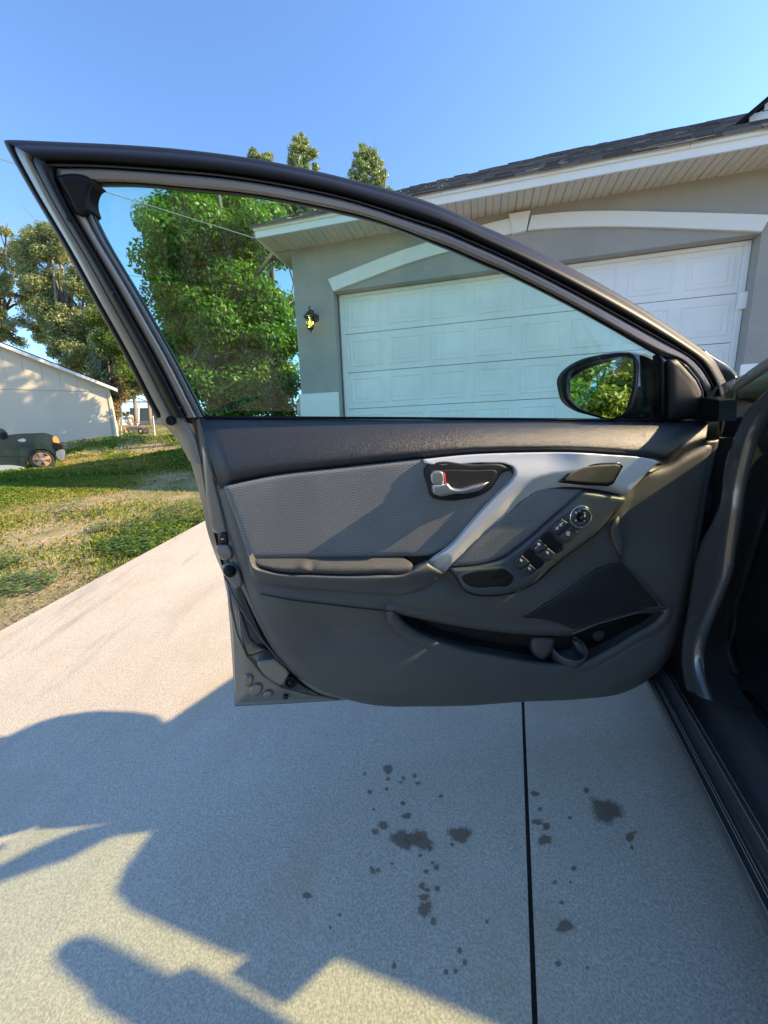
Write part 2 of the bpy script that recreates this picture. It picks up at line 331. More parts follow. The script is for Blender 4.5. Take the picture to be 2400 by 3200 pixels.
# lawn sheet: fine near, reaching the horizon
xs = np.concatenate([[-1500, -600, -250, -120, -70], np.arange(-50, 30.1, 1.0), [50, 90, 200, 600, 1500]])
ys = np.concatenate([[-1500, -500, -200, -90, -50, -30], np.arange(-20, 45.1, 1.0), [60, 90, 140, 260, 600, 1500]])
XX, YY = np.meshgrid(xs, ys); ZZ = G(XX, YY)
LAWN = None
m, nt, b = new_mat('lawn_soil'); L = nt.links.new; b.inputs['Roughness'].default_value = 1.; b.inputs['Specular IOR Level'].default_value = .1
tc = N(nt, 'ShaderNodeTexCoord'); n1 = N(nt, 'ShaderNodeTexNoise', Scale=.9, Detail=6., Roughness=.65); L(tc.outputs['Object'], n1.inputs['Vector']); n2 = N(nt, 'ShaderNodeTexNoise', Scale=40., Detail=5., Roughness=.7); L(tc.outputs['Object'], n2.inputs['Vector'])
r1 = N(nt, 'ShaderNodeMapRange'); r1.inputs[1].default_value = .42; r1.inputs[2].default_value = .58; L(n1.outputs[0], r1.inputs[0])
mx = N(nt, 'ShaderNodeMix', data_type='RGBA'); mx.inputs[6].default_value = (.50, .39, .26, 1); mx.inputs[7].default_value = (.19, .21, .07, 1); L(r1.outputs[0], mx.inputs[0])
r2 = N(nt, 'ShaderNodeMapRange'); r2.inputs[1].default_value = .3; r2.inputs[2].default_value = .7; r2.inputs[3].default_value = .55; r2.inputs[4].default_value = 1.3; L(n2.outputs[0], r2.inputs[0])
m2 = N(nt, 'ShaderNodeMix', data_type='RGBA', blend_type='MULTIPLY'); m2.inputs[0].default_value = 1; L(mx.outputs[2], m2.inputs[6]); L(r2.outputs[0], m2.inputs[7]); L(m2.outputs[2], b.inputs['Base Color'])
bp = N(nt, 'ShaderNodeBump', Strength=.8, Distance=.02); L(n2.outputs[0], bp.inputs['Height']); L(bp.outputs[0], b.inputs['Normal']); M['soil'] = m
mk('lawn', np.stack([XX.ravel(), YY.ravel(), ZZ.ravel()], 1), grid_faces(len(ys), len(xs)), M['soil'], smooth=True, kind='structure')

# ---------------------------------------------------------------- house frame
WD = nrm([.968, -.252, 0]); WN = nrm([-.252, -.968, 0])       # along the wall to the right / out of the wall
WJ = np.array([-.11*5.6, 5.6, 0.])                              # left jamb of the garage opening
GZ = 0.68                                                        # garage floor level
def W(s, z, o=0.): return WJ+WD*s+WN*o+np.array([0, 0, z])
def Wp(x, y, o=0.): return onplane(x, y, WJ+WN*o, WN)
def Ws(x, y, o=0.):
    p = Wp(x, y, o)-WJ; return float(p@WD), float(p[2])

# driveway: left edge traced on the slope, slabs split by joints
E0 = plane_ground(0, 1995); E1 = plane_ground(640, 1640); ed = (E1-E0)/(E1-E0)[1]
J0 = plane_ground(1632, 2190); J1 = plane_ground(1668, 3200); jd = (J0-J1)/(J0-J1)[1]
def xe(Y): return E0[0]+(Y-E0[1])*ed[0]
def xj(Y): return J0[0]+(Y-J0[1])*jd[0]
TH = .03
drive = thing('driveway', 'sloping concrete driveway of large slabs between the lawn and the garage', 'driveway', (0, 0, 0)); drive['kind'] = 'structure'; del drive['category']
def slab(fx0, fx1, y0, y1):
    n = 24; V = []
    yy = np.linspace(y0, y1, n)
    for lift in (TH, -.1):
        for Y in yy:
            for t in np.linspace(0, 1, 8): X = fx0(Y)+(fx1(Y)-fx0(Y))*t; V.append((X, Y, float(G(X, Y))+lift))
    f = grid_faces(n, 8); o = n*8
    for i in range(n-1):
        f.append((i*8, (i+1)*8, o+(i+1)*8, o+i*8)); f.append((i*8+7, o+i*8+7, o+(i+1)*8+7, (i+1)*8+7))
    for j in range(7): f.append((j, o+j, o+j+1, j+1)); f.append(((n-1)*8+j, (n-1)*8+j+1, o+(n-1)*8+j+1, o+(n-1)*8+j))
    mk('slab', V, f, M['concrete'], drive)
g = .0045
slab(xe, lambda Y: xj(Y)-g, -5, 3.3); slab(lambda Y: xj(Y)+g, lambda Y: xj(Y)+3.2, -5, 3.3)
yw = lambda X: WJ[1]+(X-WJ[0])*(WD[1]/WD[0])
slab(xe, lambda Y: xj(Y)-g, 3.316, 5.9); slab(lambda Y: xj(Y)+g, lambda Y: xj(Y)+3.2, 3.316, 5.9)
V = []; f = []
for i, Y in enumerate(np.linspace(-5, 5.9, 40)):
    for dx in (-.009, .009): V.append((xj(Y)+dx, Y, float(G(xj(Y), Y))+TH-.006))
mk('joint_strip', V, grid_faces(40, 2), M['joint'], drive)

# wet stains: thin irregular sheets on the concrete, one object each
def blob(cx, cy, rx, ry, rot=0, n=26, seed=0):
    rr = random.Random(seed); ph = [rr.uniform(0, 6.3) for _ in range(5)]; P = []
    for i in range(n):
        a = 2*PI*i/n; kk = min(1, rx/22); r = 1+kk*(.16*math.sin(2*a+ph[0])+.13*math.sin(3*a+ph[1])+.09*math.sin(5*a+ph[2])+.07*math.sin(9*a+ph[3]))
        x = rx*r*math.cos(a); y = ry*r*math.sin(a); P.append((cx+x*math.cos(rot)-y*math.sin(rot), cy+x*math.sin(rot)+y*math.cos(rot)))
    return P
stains = [(1212,2405,14,12,.3),(1255,2625,26,28,.2),(1315,2628,30,26,0),(1438,2610,27,25,0),(1287,2622,20,12,0),(1893,2535,46,30,.75),(1968,2618,13,12,.5),(1702,2627,17,15,0),(1678,2572,14,9,.2),(1707,2584,10,11,0),(1765,2896,20,20,.6),(1327,2843,18,22,0),(1325,2806,14,10,.2),(1318,2770,8,10,0),(1335,2783,8,6,0),(1354,2882,8,12,.1),(1364,2713,8,8,0),(1352,2700,5,5,0),(1271,2551,12,9,-.3),(1259,2511,7,6,0),(1198,2580,14,10,0),(1172,2600,9,9,0),(1213,2436,6,5,0),(1260,2434,5,5,0),(1296,2426,6,6,0),(1306,2450,7,5,0),(1252,2447,5,4,0),(1208,2467,5,5,0),(1378,2489,6,5,0),(1671,2482,13,7,.3),(1687,2530,6,6,.0),(1781,2557,5,5,0),(1832,2472,8,8,.4),(1792,2716,7,7,.5),(1733,2760,6,6,0),(1782,2760,4,4,0),(1755,2822,6,6,0),(1744,3013,9,8,.9),(1836,3026,5,5,0),(1453,3010,6,9,0),(1436,2973,6,9,0),(1424,3038,6,8,0),(1394,3040,7,8,0),(1463,2844,0,0,0),(1521,2884,5,6,0),(1413,2640,6,5,0),(1343,2654,6,8,0),(1313,2675,6,5,0),(1332,2725,7,6,0),(1366,2779,7,8,0),(1063,2862,4,5,0),(1033,2902,4,5,0),(1165,2725,8,7,0),(1182,2722,6,7,0),(1160,2713,5,5,0),(960,2800,12,10,0),(1974,2650,5,6,0),(1985,2603,5,4,0),(1945,2597,0,0,0),(1232,3020,6,10,0),(1140,2420,5,5,0),(1156,2478,7,6,0),(1168,2532,5,4,0),(1225,2700,4,4,0)]
ci = 0
for i, (x, y, rx, ry, ro) in enumerate(stains):
    if rx < 1: continue
    B_ = blob(x, y, rx, ry, ro, seed=i); n_ = len(B_); c = plane_ground(x, y, TH); V = [c]; A = [1.]
    for q, al in ((.5, 1.), (.8, .75), (1.05, .35), (1.45, 0.)):
        for px, py in B_: V.append(plane_ground(x+(px-x)*q, y+(py-y)*q, TH)); A.append(al)
    V = [p+np.array([0, 0, .0012+.0002*(i % 9)]) for p in V]; Fq = [(0, 1+k, 1+(k+1) % n_) for k in range(n_)]
    for q in range(3): Fq += [(1+q*n_+k, 1+(q+1)*n_+k, 1+(q+1)*n_+(k+1) % n_, 1+q*n_+(k+1) % n_) for k in range(n_)]
    mk('stain', V, Fq, M['stain'], drive, col=np.array(A)[:, None]*np.ones((1, 3)))

# ---------------------------------------------------------------- door surfaces (unprojected onto a real upright door plane)
DY = .80; DYAW = -.13
def DL(x, y, off=0.):                      # lower door, off towards the cabin side
    return onplane(x, y, (0, DY-off, 0), (DYAW, 1, 0))
KU = .26
def DU(x, y, off=0.):                      # window frame leans inwards
    return onplane(x, y, (0, DY-off, 1.0), (DYAW, 1, KU))
def cr(pts, step=10, closed=True):
    "Catmull-Rom through (x,y) points; (x,y,1) marks a sharp corner"
    n = len(pts); out = []
    P = [np.array(p[:2], float) for p in pts]; C = [len(p) > 2 for p in pts]
    for i in range(n if closed else n-1):
        a, b = P[i], P[(i+1) % n]; ln = np.linalg.norm(b-a); k = max(1, int(round(ln/step)))
        pm = P[i-1] if (closed or i > 0) else a; pn = P[(i+2) % n] if (closed or i+2 < n) else b
        def tan(p0, p1, p2):
            l0 = np.linalg.norm(p1-p0)+1e-6; l1 = np.linalg.norm(p2-p1)+1e-6; t = ((p1-p0)/l0*l1+(p2-p1)/l1*l0)/(l0+l1); return t
        ta = (b-a)/ln if (C[i] or (not closed and i == 0)) else tan(pm, a, b)
        tb = (b-a)/ln if (C[(i+1) % n] or (not closed and i == n-2)) else tan(a, b, pn)
        for j in range(k):
            t = j/k; h00 = 2*t**3-3*t*t+1; h10 = t**3-2*t*t+t; h01 = -2*t**3+3*t*t; h11 = t**3-t*t
            out.append(h00*a+h10*ta*ln+h01*b+h11*tb*ln)
    if not closed: out.append(P[-1])
    return np.array(out)
def segdist(P, B):
    A = B; Bn = np.roll(B, -1, 0); d = Bn-A; L2 = (d**2).sum(1)+1e-9; best = np.full(len(P), 1e9)
    for s in range(0, len(P), 4000):
        q = P[s:s+4000, None, :]-A[None]; t = np.clip((q*d[None]).sum(2)/L2, 0, 1); dd = q-t[..., None]*d[None]; best[s:s+4000] = np.sqrt((dd**2).sum(2)).min(1)
    return best
def inside(P, B):
    x, y = P[:, 0], P[:, 1]; c = np.zeros(len(P), bool); n = len(B); j = n-1
    for i in range(n):
        xi, yi = B[i]; xj_, yj_ = B[j]; k = ((yi > y) != (yj_ > y))
        c ^= k & (x < (xj_-xi)*(y-yi)/((yj_-yi) if yj_ != yi else 1e-9)+xi); j = i
    return c
def relief(name, outline, mat, parent, off=.02, drop=.01, r=14, fn=None, step=14, depth=None, surf=DL, bstep=8, smooth=True, holes=(), **kw):
    B = cr(outline, bstep); a = (B[:, 0]*np.roll(B[:, 1], -1)-np.roll(B[:, 0], -1)*B[:, 1]).sum()
    if a < 0: B = B[::-1]
    loops = [B]
    for h in holes:
        H = cr(h, bstep); ah = (H[:, 0]*np.roll(H[:, 1], -1)-np.roll(H[:, 0], -1)*H[:, 1]).sum()
        if ah > 0: H = H[::-1]
        loops.append(H)
    pts = []
    def dist(P):
        d = segdist(P, loops[0])
        for H in loops[1:]: d = np.minimum(d, segdist(P, H))
        return d
    def ins(P):
        c = inside(P, loops[0])
        for H in loops[1:]: c &= ~inside(P, H)
        return c
    for Bq in loops:
        t = np.roll(Bq, -1, 0)-np.roll(Bq, 1, 0); t /= np.linalg.norm(t, axis=1)[:, None]+1e-9; nn = np.stack([-t[:, 1], t[:, 0]], 1)
        for q in (.12, .35, .7, 1.1):
            P = Bq+nn*q*r; P = P[ins(P)]
            if len(P): P = P[dist(P) > q*r*.93]
            pts.append(P)
    x0, y0 = B.min(0); x1, y1 = B.max(0)
    gx, gy = np.meshgrid(np.arange(x0, x1, step), np.arange(y0, y1, step)); Gp = np.stack([gx.ravel(), gy.ravel()], 1)
    Gp = Gp[ins(Gp)]
    if len(Gp): Gp = Gp[dist(Gp) > r*1.25]
    pts.append(Gp)
    inn = np.concatenate(pts); allp = np.concatenate(loops+[inn]); E = []; o = 0
    for Bq in loops: n = len(Bq); E += [(o+i, o+(i+1) % n) for i in range(n)]; o += n
    nb = o
    vs, es, fs, *_ = delaunay_2d_cdt([Vector(p) for p in allp], E, [], 1 if not holes else 1, 1e-4)
    V2 = np.array([[p[0], p[1]] for p in vs]); f = [tuple(q) for q in fs]
    if holes:
        cen = np.array([V2[list(q)].mean(0) for q in f]); kk = np.ones(len(f), bool)
        for H in loops[1:]: kk &= ~inside(cen, H)
        f = [q for q, z in zip(f, kk) if z]
    d = dist(V2); u = 1-np.clip(d/r, 0, 1); z = off-drop*(1-np.sqrt(np.clip(1-u*u, 0, 1)))
    if fn is not None: z = z+fn(V2[:, 0], V2[:, 1], d)
    V = [surf(p[0], p[1], zz) for p, zz in zip(V2, z)]
    # orient faces towards the camera
    ff = []
    for q in f:
        A_, B_, C_ = V2[q[0]], V2[q[1]], V2[q[2]]
        s = (B_[0]-A_[0])*(C_[1]-A_[1])-(B_[1]-A_[1])*(C_[0]-A_[0]); ff.append(q if s < 0 else q[::-1])
    dp = depth if depth is not None else drop+.006
    cnt = {}
    for q in ff:
        for i in range(len(q)): e = (q[i], q[(i+1) % len(q)]); cnt[e] = 1
    be = [e for e in cnt if (e[1], e[0]) not in cnt]
    for e in be:
        k = len(V); A_, B_ = V2[e[0]], V2[e[1]]
        V += [V[e[0]], V[e[1]], surf(B_[0], B_[1], z[e[1]]-dp), surf(A_[0], A_[1], z[e[0]]-dp)]
        # keep side walls perpendicular to the door rather than along the view ray
        V[k+2] = np.array([V[k+1][0], V[k+1][1]+dp, V[k+1][2]]); V[k+3] = np.array([V[k][0], V[k][1]+dp, V[k][2]])
        ff.append((k+1, k, k+3, k+2))
    return mk(name, np.array(V), ff, mat, parent, smooth=smooth, **kw)
def resamp(P, n):
    P = np.asarray(P, float); d = np.r_[0, np.cumsum(np.linalg.norm(np.diff(P, axis=0), axis=1))]; t = np.linspace(0, d[-1], n)
    return np.stack([np.interp(t, d, P[:, i]) for i in range(2)], 1)
def strip(name, A, B, mat, parent, prof, surf=DL, n=80, **kw):
    "surface between two paired pixel polylines; prof = [(fraction, offset)]"
    a = resamp(cr(A, 6, False), n); b = resamp(cr(B, 6, False), n); V = []
    for i in range(n):
        for t, o in prof:
            p = a[i]*(1-t)+b[i]*t; V.append(surf(p[0], p[1], o(i/(n-1)) if callable(o) else o))
    return mk(name, V, grid_faces(n, len(prof)), mat, parent, smooth=True, **kw)

# ---------------------------------------------------------------- the car the door belongs to
NG = nrm([0, -SL, 1]); CA = np.array([math.sin(math.radians(17)), math.cos(math.radians(17)), 0]); CA = nrm(CA-NG*(CA@NG)); CB = np.cross(CA, NG)
CO = np.array([.66, .86, SL*.86+TH])                   # on the ground below the front hinge
def K(u, v, w_): return CO+CB*u+CA*v+NG*w_
def kp(x, y, u): return onplane(x, y, CO+CB*u, CB)      # pixel -> lengthwise plane u inside the car
car = thing('sedan_car', 'dark grey sedan parked on the driveway, its driver door swung wide open', 'car', CO)
def loft(name, rows, mat, smooth=True, parent=car, closed=False, **kw):
    V = [p for r in rows for p in r]; return mk(name, V, grid_faces(len(rows), len(rows[0]), closed), mat, parent, smooth=smooth, **kw)
def both(f): return np.array(f)

door = relief('door', [(625,1320,1),(646,1385),(668,1480),(690,1580),(712,1700),(740,1790),(790,1920),(850,2040),(930,2130),(1010,2172,1),(1084,2184,1),(900,2192),(739,2200,1),(733,2120),(726,1990),(712,1860),(703,1805),(690,1770),(672,1700),(655,1620),(645,1540),(634,1440)], M['paint'], car, off=.0, drop=.01, r=8, depth=.05, step=16,
    fn=lambda x, y, d: -.012*sm(30, 8, d))
door.name = 'door'
DR = door
def rl(name, o, mat, **k): return relief(name, o, mat, DR, **k)
# outer skin edge seen beyond the inner metal
SKL = [(501,1321),(535,1338),(569,1400),(597,1450),(629,1563),(648,1660),(677,1745),(701,1805),(711,1866),(722,2008),(730,2134),(733,2207)]
SKR = [(560,1318),(600,1345),(640,1420),(655,1500),(672,1590),(690,1680),(712,1745),(728,1800),(742,1870),(752,2008),(758,2134),(764,2200)]
strip('outer_skin_edge', SKL, SKR, M['paint'], DR, [(0, -.075), (.05, -.072), (.18, -.068), (.2, -.06), (1, -.045)])
strip('bottom_hem', [(733,2208),(900,2199),(1084,2188),(1180,2182)], [(739,2190),(900,2176),(1084,2166),(1180,2160)], M['paint'], DR, [(0, -.06), (.3, -.055), (.4, -.045), (1, -.015)])
# outer door panel (street side)
V = []; rows = []
for zf in np.linspace(0, 1, 14):
    yy0 = 1312+(2204-1312)*zf; xl = np.interp(yy0, [p[1] for p in SKL], [p[0] for p in SKL]); row = []
    for t in np.linspace(0, 1, 16):
        xx = xl+(2150-xl)*t; yy = 1312+(np.interp(xx, [735, 1084, 1447, 1808, 1953, 2026, 2089, 2150], [2204, 2186, 2190, 2160, 2120, 2070, 2000, 1880])-1312)*zf; e = .085+.055*math.sin(PI*zf)**.5; row.append(DL(xx, yy, -.078)+np.array([0, (e-.078)*min(1, 6*t+.02)*min(1, 6*(1-zf)+.05), 0]))
    rows.append(row)
loft('outer_panel', rows, M['paint'], parent=DR)
# inner metal pressings at the latch edge
rl('reinforcement', [(655,1400),(664,1480),(672,1560,1),(690,1640),(708,1720),(730,1790),(760,1850),(800,1935),(860,2040),(930,2120),(1010,2172),(1100,2190,1),(1010,2120,1),(900,2050),(830,1960),(780,1850),(740,1720),(706,1600),(688,1500),(676,1420)], M['paint'], off=.012, drop=.008, r=10)
rl('jamb_plate', [(628,1345,1),(650,1340),(664,1400),(676,1500),(700,1600),(716,1668,1),(672,1664),(650,1590),(640,1500)], M['paint'], off=.016, drop=.01, r=12)
rl('latch', [(681,1700,1),(690,1670),(708,1664,1),(713,1698,1)], M['well'], off=.02, drop=.004, r=3)
rl('latch_claw', [(689,1684),(700,1682),(699,1686),(690,1688)], M['satinmetal'], off=.024, drop=.002, r=2)
for P_, nm in (([(676,1706),(712,1702),(728,1735),(726,1744),(688,1746)], 'pressed_pad'), ([(694,1768),(720,1758),(738,1768),(756,1802),(756,1830),(738,1840),(716,1820)], 'pressed_pad')):
    rl(nm, P_, M['paint'], off=.022, drop=.008, r=8)
b = MB(); c_ = DL(719, 1784, .024); b.lathe(c_, (0, -1, 0), [(.013, 0), (.013, .002), (.009, .003), (.008, .008), (.0, .0085)], 20); b.mk('door_buffer', M['rubber'], DR, smooth=True)
b = MB(); c_ = DL(911, 2128, .012); b.lathe(c_, (0, -1, 0), [(.014, 0), (.014, .006), (.011, .008), (.011, .003), (.006, .003), (.006, .008), (0, .008)], 18); b.mk('grommet', M['rubber'], DR, smooth=True)
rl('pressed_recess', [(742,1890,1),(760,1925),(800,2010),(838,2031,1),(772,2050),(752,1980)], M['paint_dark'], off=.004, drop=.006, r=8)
rl('pressed_recess', [(803,2074),(860,2056,1),(905,2106),(880,2142),(850,2128),(812,2092)], M['paint'], off=.0145, drop=.007, r=7)
rl('pressed_recess', [(765,2110),(783,2106),(793,2122),(775,2148),(764,2140)], M['paint'], off=.006, drop=.007, r=7)
rl('pressed_recess', [(776,2162),(800,2136),(822,2142),(812,2168),(790,2180)], M['paint'], off=.006, drop=.007, r=7)
rl('pressed_recess', [(820,2178),(832,2158),(852,2162),(850,2176),(838,2182)], M['paint'], off=.006, drop=.007, r=6)
rl('drain_slot', [(884,2176),(900,2176),(899,2184),(884,2184)], M['well'], off=.004, drop=.001, r=1)
b = MB(); b.tube([DL(x, y, .0155) for x, y in [(702,1800),(730,1862),(772,1930),(820,2000),(870,2060),(935,2110),(1000,2150),(1080,2178)]], .0022, 6); b.mk('weld_seam', M['satin'], DR, smooth=True)
b = MB(); b.tube([DL(x, y, .006) for x, y in [(712,1820),(722,1900),(740,1980),(770,2050),(820,2110),(880,2150),(960,2172),(1060,2184)]], .003, 6); b.mk('hem_seam', M['paint'], DR, smooth=True)

# ---- trim panel with map pocket
POCK = [(1233,1911,1),(1300,1925),(1416,1949),(1543,1968),(1701,1980),(1790,1978),(1859,1949),(1986,1912),(2078,1909,1),(2049,1942),(1986,1980),(1891,2037),(1815,2071),(1752,2078),(1670,2072),(1543,2049),(1473,2036),(1385,2010),(1309,1981),(1258,1946)]
TRIM = [(677,1513,1),(721,1684),(759,1804),(803,1925),(851,2021),(938,2118),(1015,2161),(1063,2176),(1111,2193),(1203,2207),(1299,2208),(1447,2206),(1635,2193),(1808,2185),(1953,2163),(2026,2124),(2089,2059),(2121,1992),(2141,1928),(2175,1770),(2202,1612),(2229,1453),(2247,1372,1),(2202,1376,1),(2130,1413),(2069,1449),(1903,1421),(1445,1423),(1082,1462),(841,1491)]
def trimfn(x, y, d):
    z = .018*np.exp(-((y-1880)/70)**2)*sm(760, 900, x)*sm(2050, 1750, x)           # belly under the armrest
    z = z-.010*sm(1935, 1960, x+.12*(y-1650))*sm(1800, 1700, y)                    # step down to the hinge end
    z = z+.012*sm(1960, 2090, y)*sm(2230, 2140, y)*sm(900, 1300, x)                # pocket wall bulges out
    z = z-.006*np.exp(-((x-1030+.8*(1960-y))/60)**2)*np.exp(-((y-1960)/70)**2)
    return z
rl('trim_panel', TRIM, M['plastic'], off=.046, drop=.034, r=34, fn=trimfn, holes=[POCK], step=13, depth=.05)
# pocket: rounded lip, back wall, floor
B = cr(POCK, 9); Bc = B.mean(0); rows = []
a = (B[:, 0]*np.roll(B[:, 1], -1)-np.roll(B[:, 0], -1)*B[:, 1]).sum(); t = np.roll(B, -1, 0)-np.roll(B, 1, 0); t /= np.linalg.norm(t, axis=1)[:, None]; nn = np.stack([-t[:, 1], t[:, 0]], 1)*(1 if a > 0 else -1)
z0 = .046-.034+trimfn(B[:, 0], B[:, 1], 0)
for q, o in ((-30, .0), (-16, .0), (0, 0), (7, 0), (12, 0), (14, 0)):
    z = {-30: .0, -16: .0, 0: 0, 7: 0, 12: 0, 14: 0}[q]
lip = [(0, .012), (-1, .020), (-9, .031), (-22, .0345)]
full = trimfn(B[:, 0], B[:, 1], 0)+.046
rows = []
for q, o in [(-34, .0005), (-22, .0035), (-10, .0045), (-2, .0), (4, -.008), (6, -.022), (7, -.044)]:
    P = B+nn*q; rows.append([DL(p[0], p[1], z+o) for p, z in zip(P, full)])
V = [p for r_ in rows for p in r_]; mk('pocket_lip', V, grid_faces(len(rows), len(B), True), M['plastic'], DR, smooth=True)
rl('pocket_back', [(1215,1895),(1500,1925),(1800,1930),(2100,1885),(2085,1960),(1900,2070),(1752,2105),(1500,2080),(1300,2010)], M['interior'], off=-.012, drop=.0, r=5, depth=.001)
rl('pocket_inner_wall', [(1290,1915,1),(1416,1950),(1543,1969),(1701,1981),(1790,1979),(1790,2010),(1650,2022),(1450,1990),(1330,1950)], M['interior'], off=.018, drop=.012, r=10)
# cup holder in the pocket
b = MB(); cc = DL(1765, 2062, .018); ax = np.array([0, -.35, .94])
b.lathe(cc, ax, [(.0, 0), (.031, .0), (.034, .004), (.036, .045), (.040, .050), (.0415, .046), (.038, .0), (.02, -.004)], 28); b.mk('cup_holder', M['plastic2'], DR, smooth=True)
rl('cup_holder_wing', [(1664,1992),(1700,1988),(1732,1994),(1722,2040),(1700,2068,1),(1668,2048)], M['plastic'], off=.04, drop=.02, r=14)
rl('cup_holder_wing', [(1792,2000),(1818,2008),(1838,2042),(1822,2062,1),(1806,2040)], M['plastic'], off=.04, drop=.02, r=12)
rl('cup_symbol', [(1851,1990),(1870,1972),(1888,1976),(1886,1994),(1866,2005)], M['plastic2'], off=.0, drop=.002, r=3)
# vertical flash ridge
rl('ridge', [(1905,1650),(1914,1625),(1934,1612,1),(1942,1655),(1951,1702,1),(1946,1745,1),(1926,1720),(1910,1690)], M['plastic'], off=.058, drop=.014, r=12)
rl('side_cover', [(2247,1374,1),(2204,1378,1),(2172,1560),(2152,1702),(2128,1850),(2100,1960),(2120,1985),(2141,1928),(2175,1770),(2202,1612),(2229,1453)], M['plastic2'], off=.030, drop=.006, r=8)
rl('door_hinge_cover', [(2213,1245,1),(2246,1240,1),(2249,1372,1),(2205,1378,1),(2206,1316)], M['gloss'], off=.026, drop=.006, r=6)

# ---- belt trim (grained, rolls under)
BT = [(622,1308),(800,1309),(1100,1311),(1400,1313),(1700,1315),(1900,1317),(2090,1319),(2214,1313)]
BB = [(686,1524),(841,1494),(1082,1464),(1314,1438),(1445,1424),(1625,1417),(1806,1417),(1903,1423),(2039,1440),(2075,1448),(2130,1415),(2204,1381)]
def bz(k): return lambda s: k*(1-.35*sm(.9, 1, s))*(.75+.25*sm(0, .03, s))
strip('belt_trim', BT, BB, M['belt'], DR, [(0, .0), (.04, .012), (.12, bz(.030)), (.25, bz(.044)), (.45, bz(.060)), (.6, bz(.068)), (.74, bz(.073)), (.84, bz(.074)), (.92, bz(.068)), (.98, bz(.055)), (1.03, .035)], n=120)
strip('belt_end', [(622,1308),(640,1370),(668,1480),(688,1524)], [(612,1312),(622,1372),(650,1480),(677,1515)], M['belt'], DR, [(0, .018), (.5, .015), (1, .0)], n=20)
b = MB(); b.tube([DL(x, y, .002) for x, y in [(640,1304),(1250,1307),(1650,1310),(2065,1313)]], .003, 8); b.mk('glass_wiper_seal', M['rubber'], DR, smooth=True)

# ---- fabric inserts
FT = [(698,1520,1),(841,1489),(1082,1460),(1314,1434,1),(1330,1440),(1480,1440),(1590,1460),(1612,1500),(1517,1580),(1450,1660),(1390,1712),(1342,1735),(1241,1738),(778,1748,1),(745,1645)]
rl('fabric_insert', FT, M['fabric'], off=.074, drop=.008, r=14, step=18, depth=.05)
F2 = [(1680,1535),(1814,1528,1),(1825,1536,1),(1734,1610),(1625,1703),(1571,1740),(1517,1759),(1412,1770,1),(1474,1700),(1582,1610)]
rl('fabric_insert', F2, M['fabric'], off=.074, drop=.006, r=12, depth=.03)
# ---- armrest
rl('armrest_pad', [(783,1735,1),(900,1734),(1241,1719,1),(1268,1742),(1290,1771),(1286,1779),(1179,1793),(986,1793),(841,1780),(793,1760)], M['pad'], off=.094, drop=.010, r=12, fn=lambda x, y, d: -.034*sm(1778, 1722, y)+.004*np.exp(-((x-948)/16)**2-((y-1768)/18)**2)-.004*np.exp(-((x-975)/12)**2-((y-1768)/16)**2), step=9)
SU = [(1322,1436,1),(1445,1423),(1625,1415),(1806,1415),(1903,1421),(2039,1436),(2062,1443,1),(2030,1470),(1990,1512),(1951,1550,1),(1903,1537),(1836,1526),(1768,1522),(1700,1531),(1680,1537),(1625,1570),(1582,1612),(1517,1665),(1474,1705),(1423,1756),(1385,1792),(1360,1812,1),(1330,1800),(1300,1778,1),(1336,1757,1),(1408,1709),(1463,1647),(1517,1586),(1571,1531),(1600,1503),(1613,1478),(1607,1462),(1586,1452),(1517,1447),(1336,1449),(1326,1446,1)]
TW = [(1754,1505,1),(1777,1481),(1818,1461),(1872,1452),(1932,1450,1),(1942,1459,1),(1915,1506,1),(1899,1515,1),(1836,1512)]
SLW = cr([(1951,1550),(1903,1537),(1836,1526),(1768,1522),(1700,1531),(1680,1537),(1625,1570),(1582,1612),(1517,1665),(1474,1705),(1423,1756),(1385,1792)], 8, False)
def silverfn(x, y, d):
    P = np.stack([x, y], 1); q = np.sqrt(((P[:, None]-SLW[None])**2).sum(2)).min(1); wdt = 20+26*sm(1400, 1750, x)*sm(1950, 1800, x)
    return -.020*(1-np.clip(q/wdt, 0, 1))-.004*sm(1800, 1900, x)+.011*(sm(1408, 1500, y)-1)*sm(1850, 1700, x)-.016*sm(1412, 1385, x)*sm(1735, 1765, y)
rl('silver_trim', SU, M['silver'], off=.088, drop=.003, r=4, step=8, bstep=7, depth=.04, fn=silverfn)
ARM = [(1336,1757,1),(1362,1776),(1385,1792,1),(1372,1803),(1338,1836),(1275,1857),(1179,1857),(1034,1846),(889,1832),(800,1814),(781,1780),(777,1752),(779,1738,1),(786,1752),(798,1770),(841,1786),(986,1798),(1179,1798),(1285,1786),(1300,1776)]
rl('armrest', ARM, M['satin'], off=.102, drop=.010, r=12, step=8, bstep=6, depth=.05, fn=lambda x, y, d: -.011*sm(1270, 1375, x)-.03*sm(1800, 1862, y+np.interp(x, [780, 900, 1180, 1385], [32, 16, 0, 30])))  # lower run of the silver trim, its shading put into the grey
rl('armrest_well', [(1241,1719),(1275,1715),(1342,1725),(1400,1690),(1365,1745),(1336,1758),(1300,1776),(1289,1775,1),(1268,1742)], M['gloss'], off=.070, drop=.008, r=10)
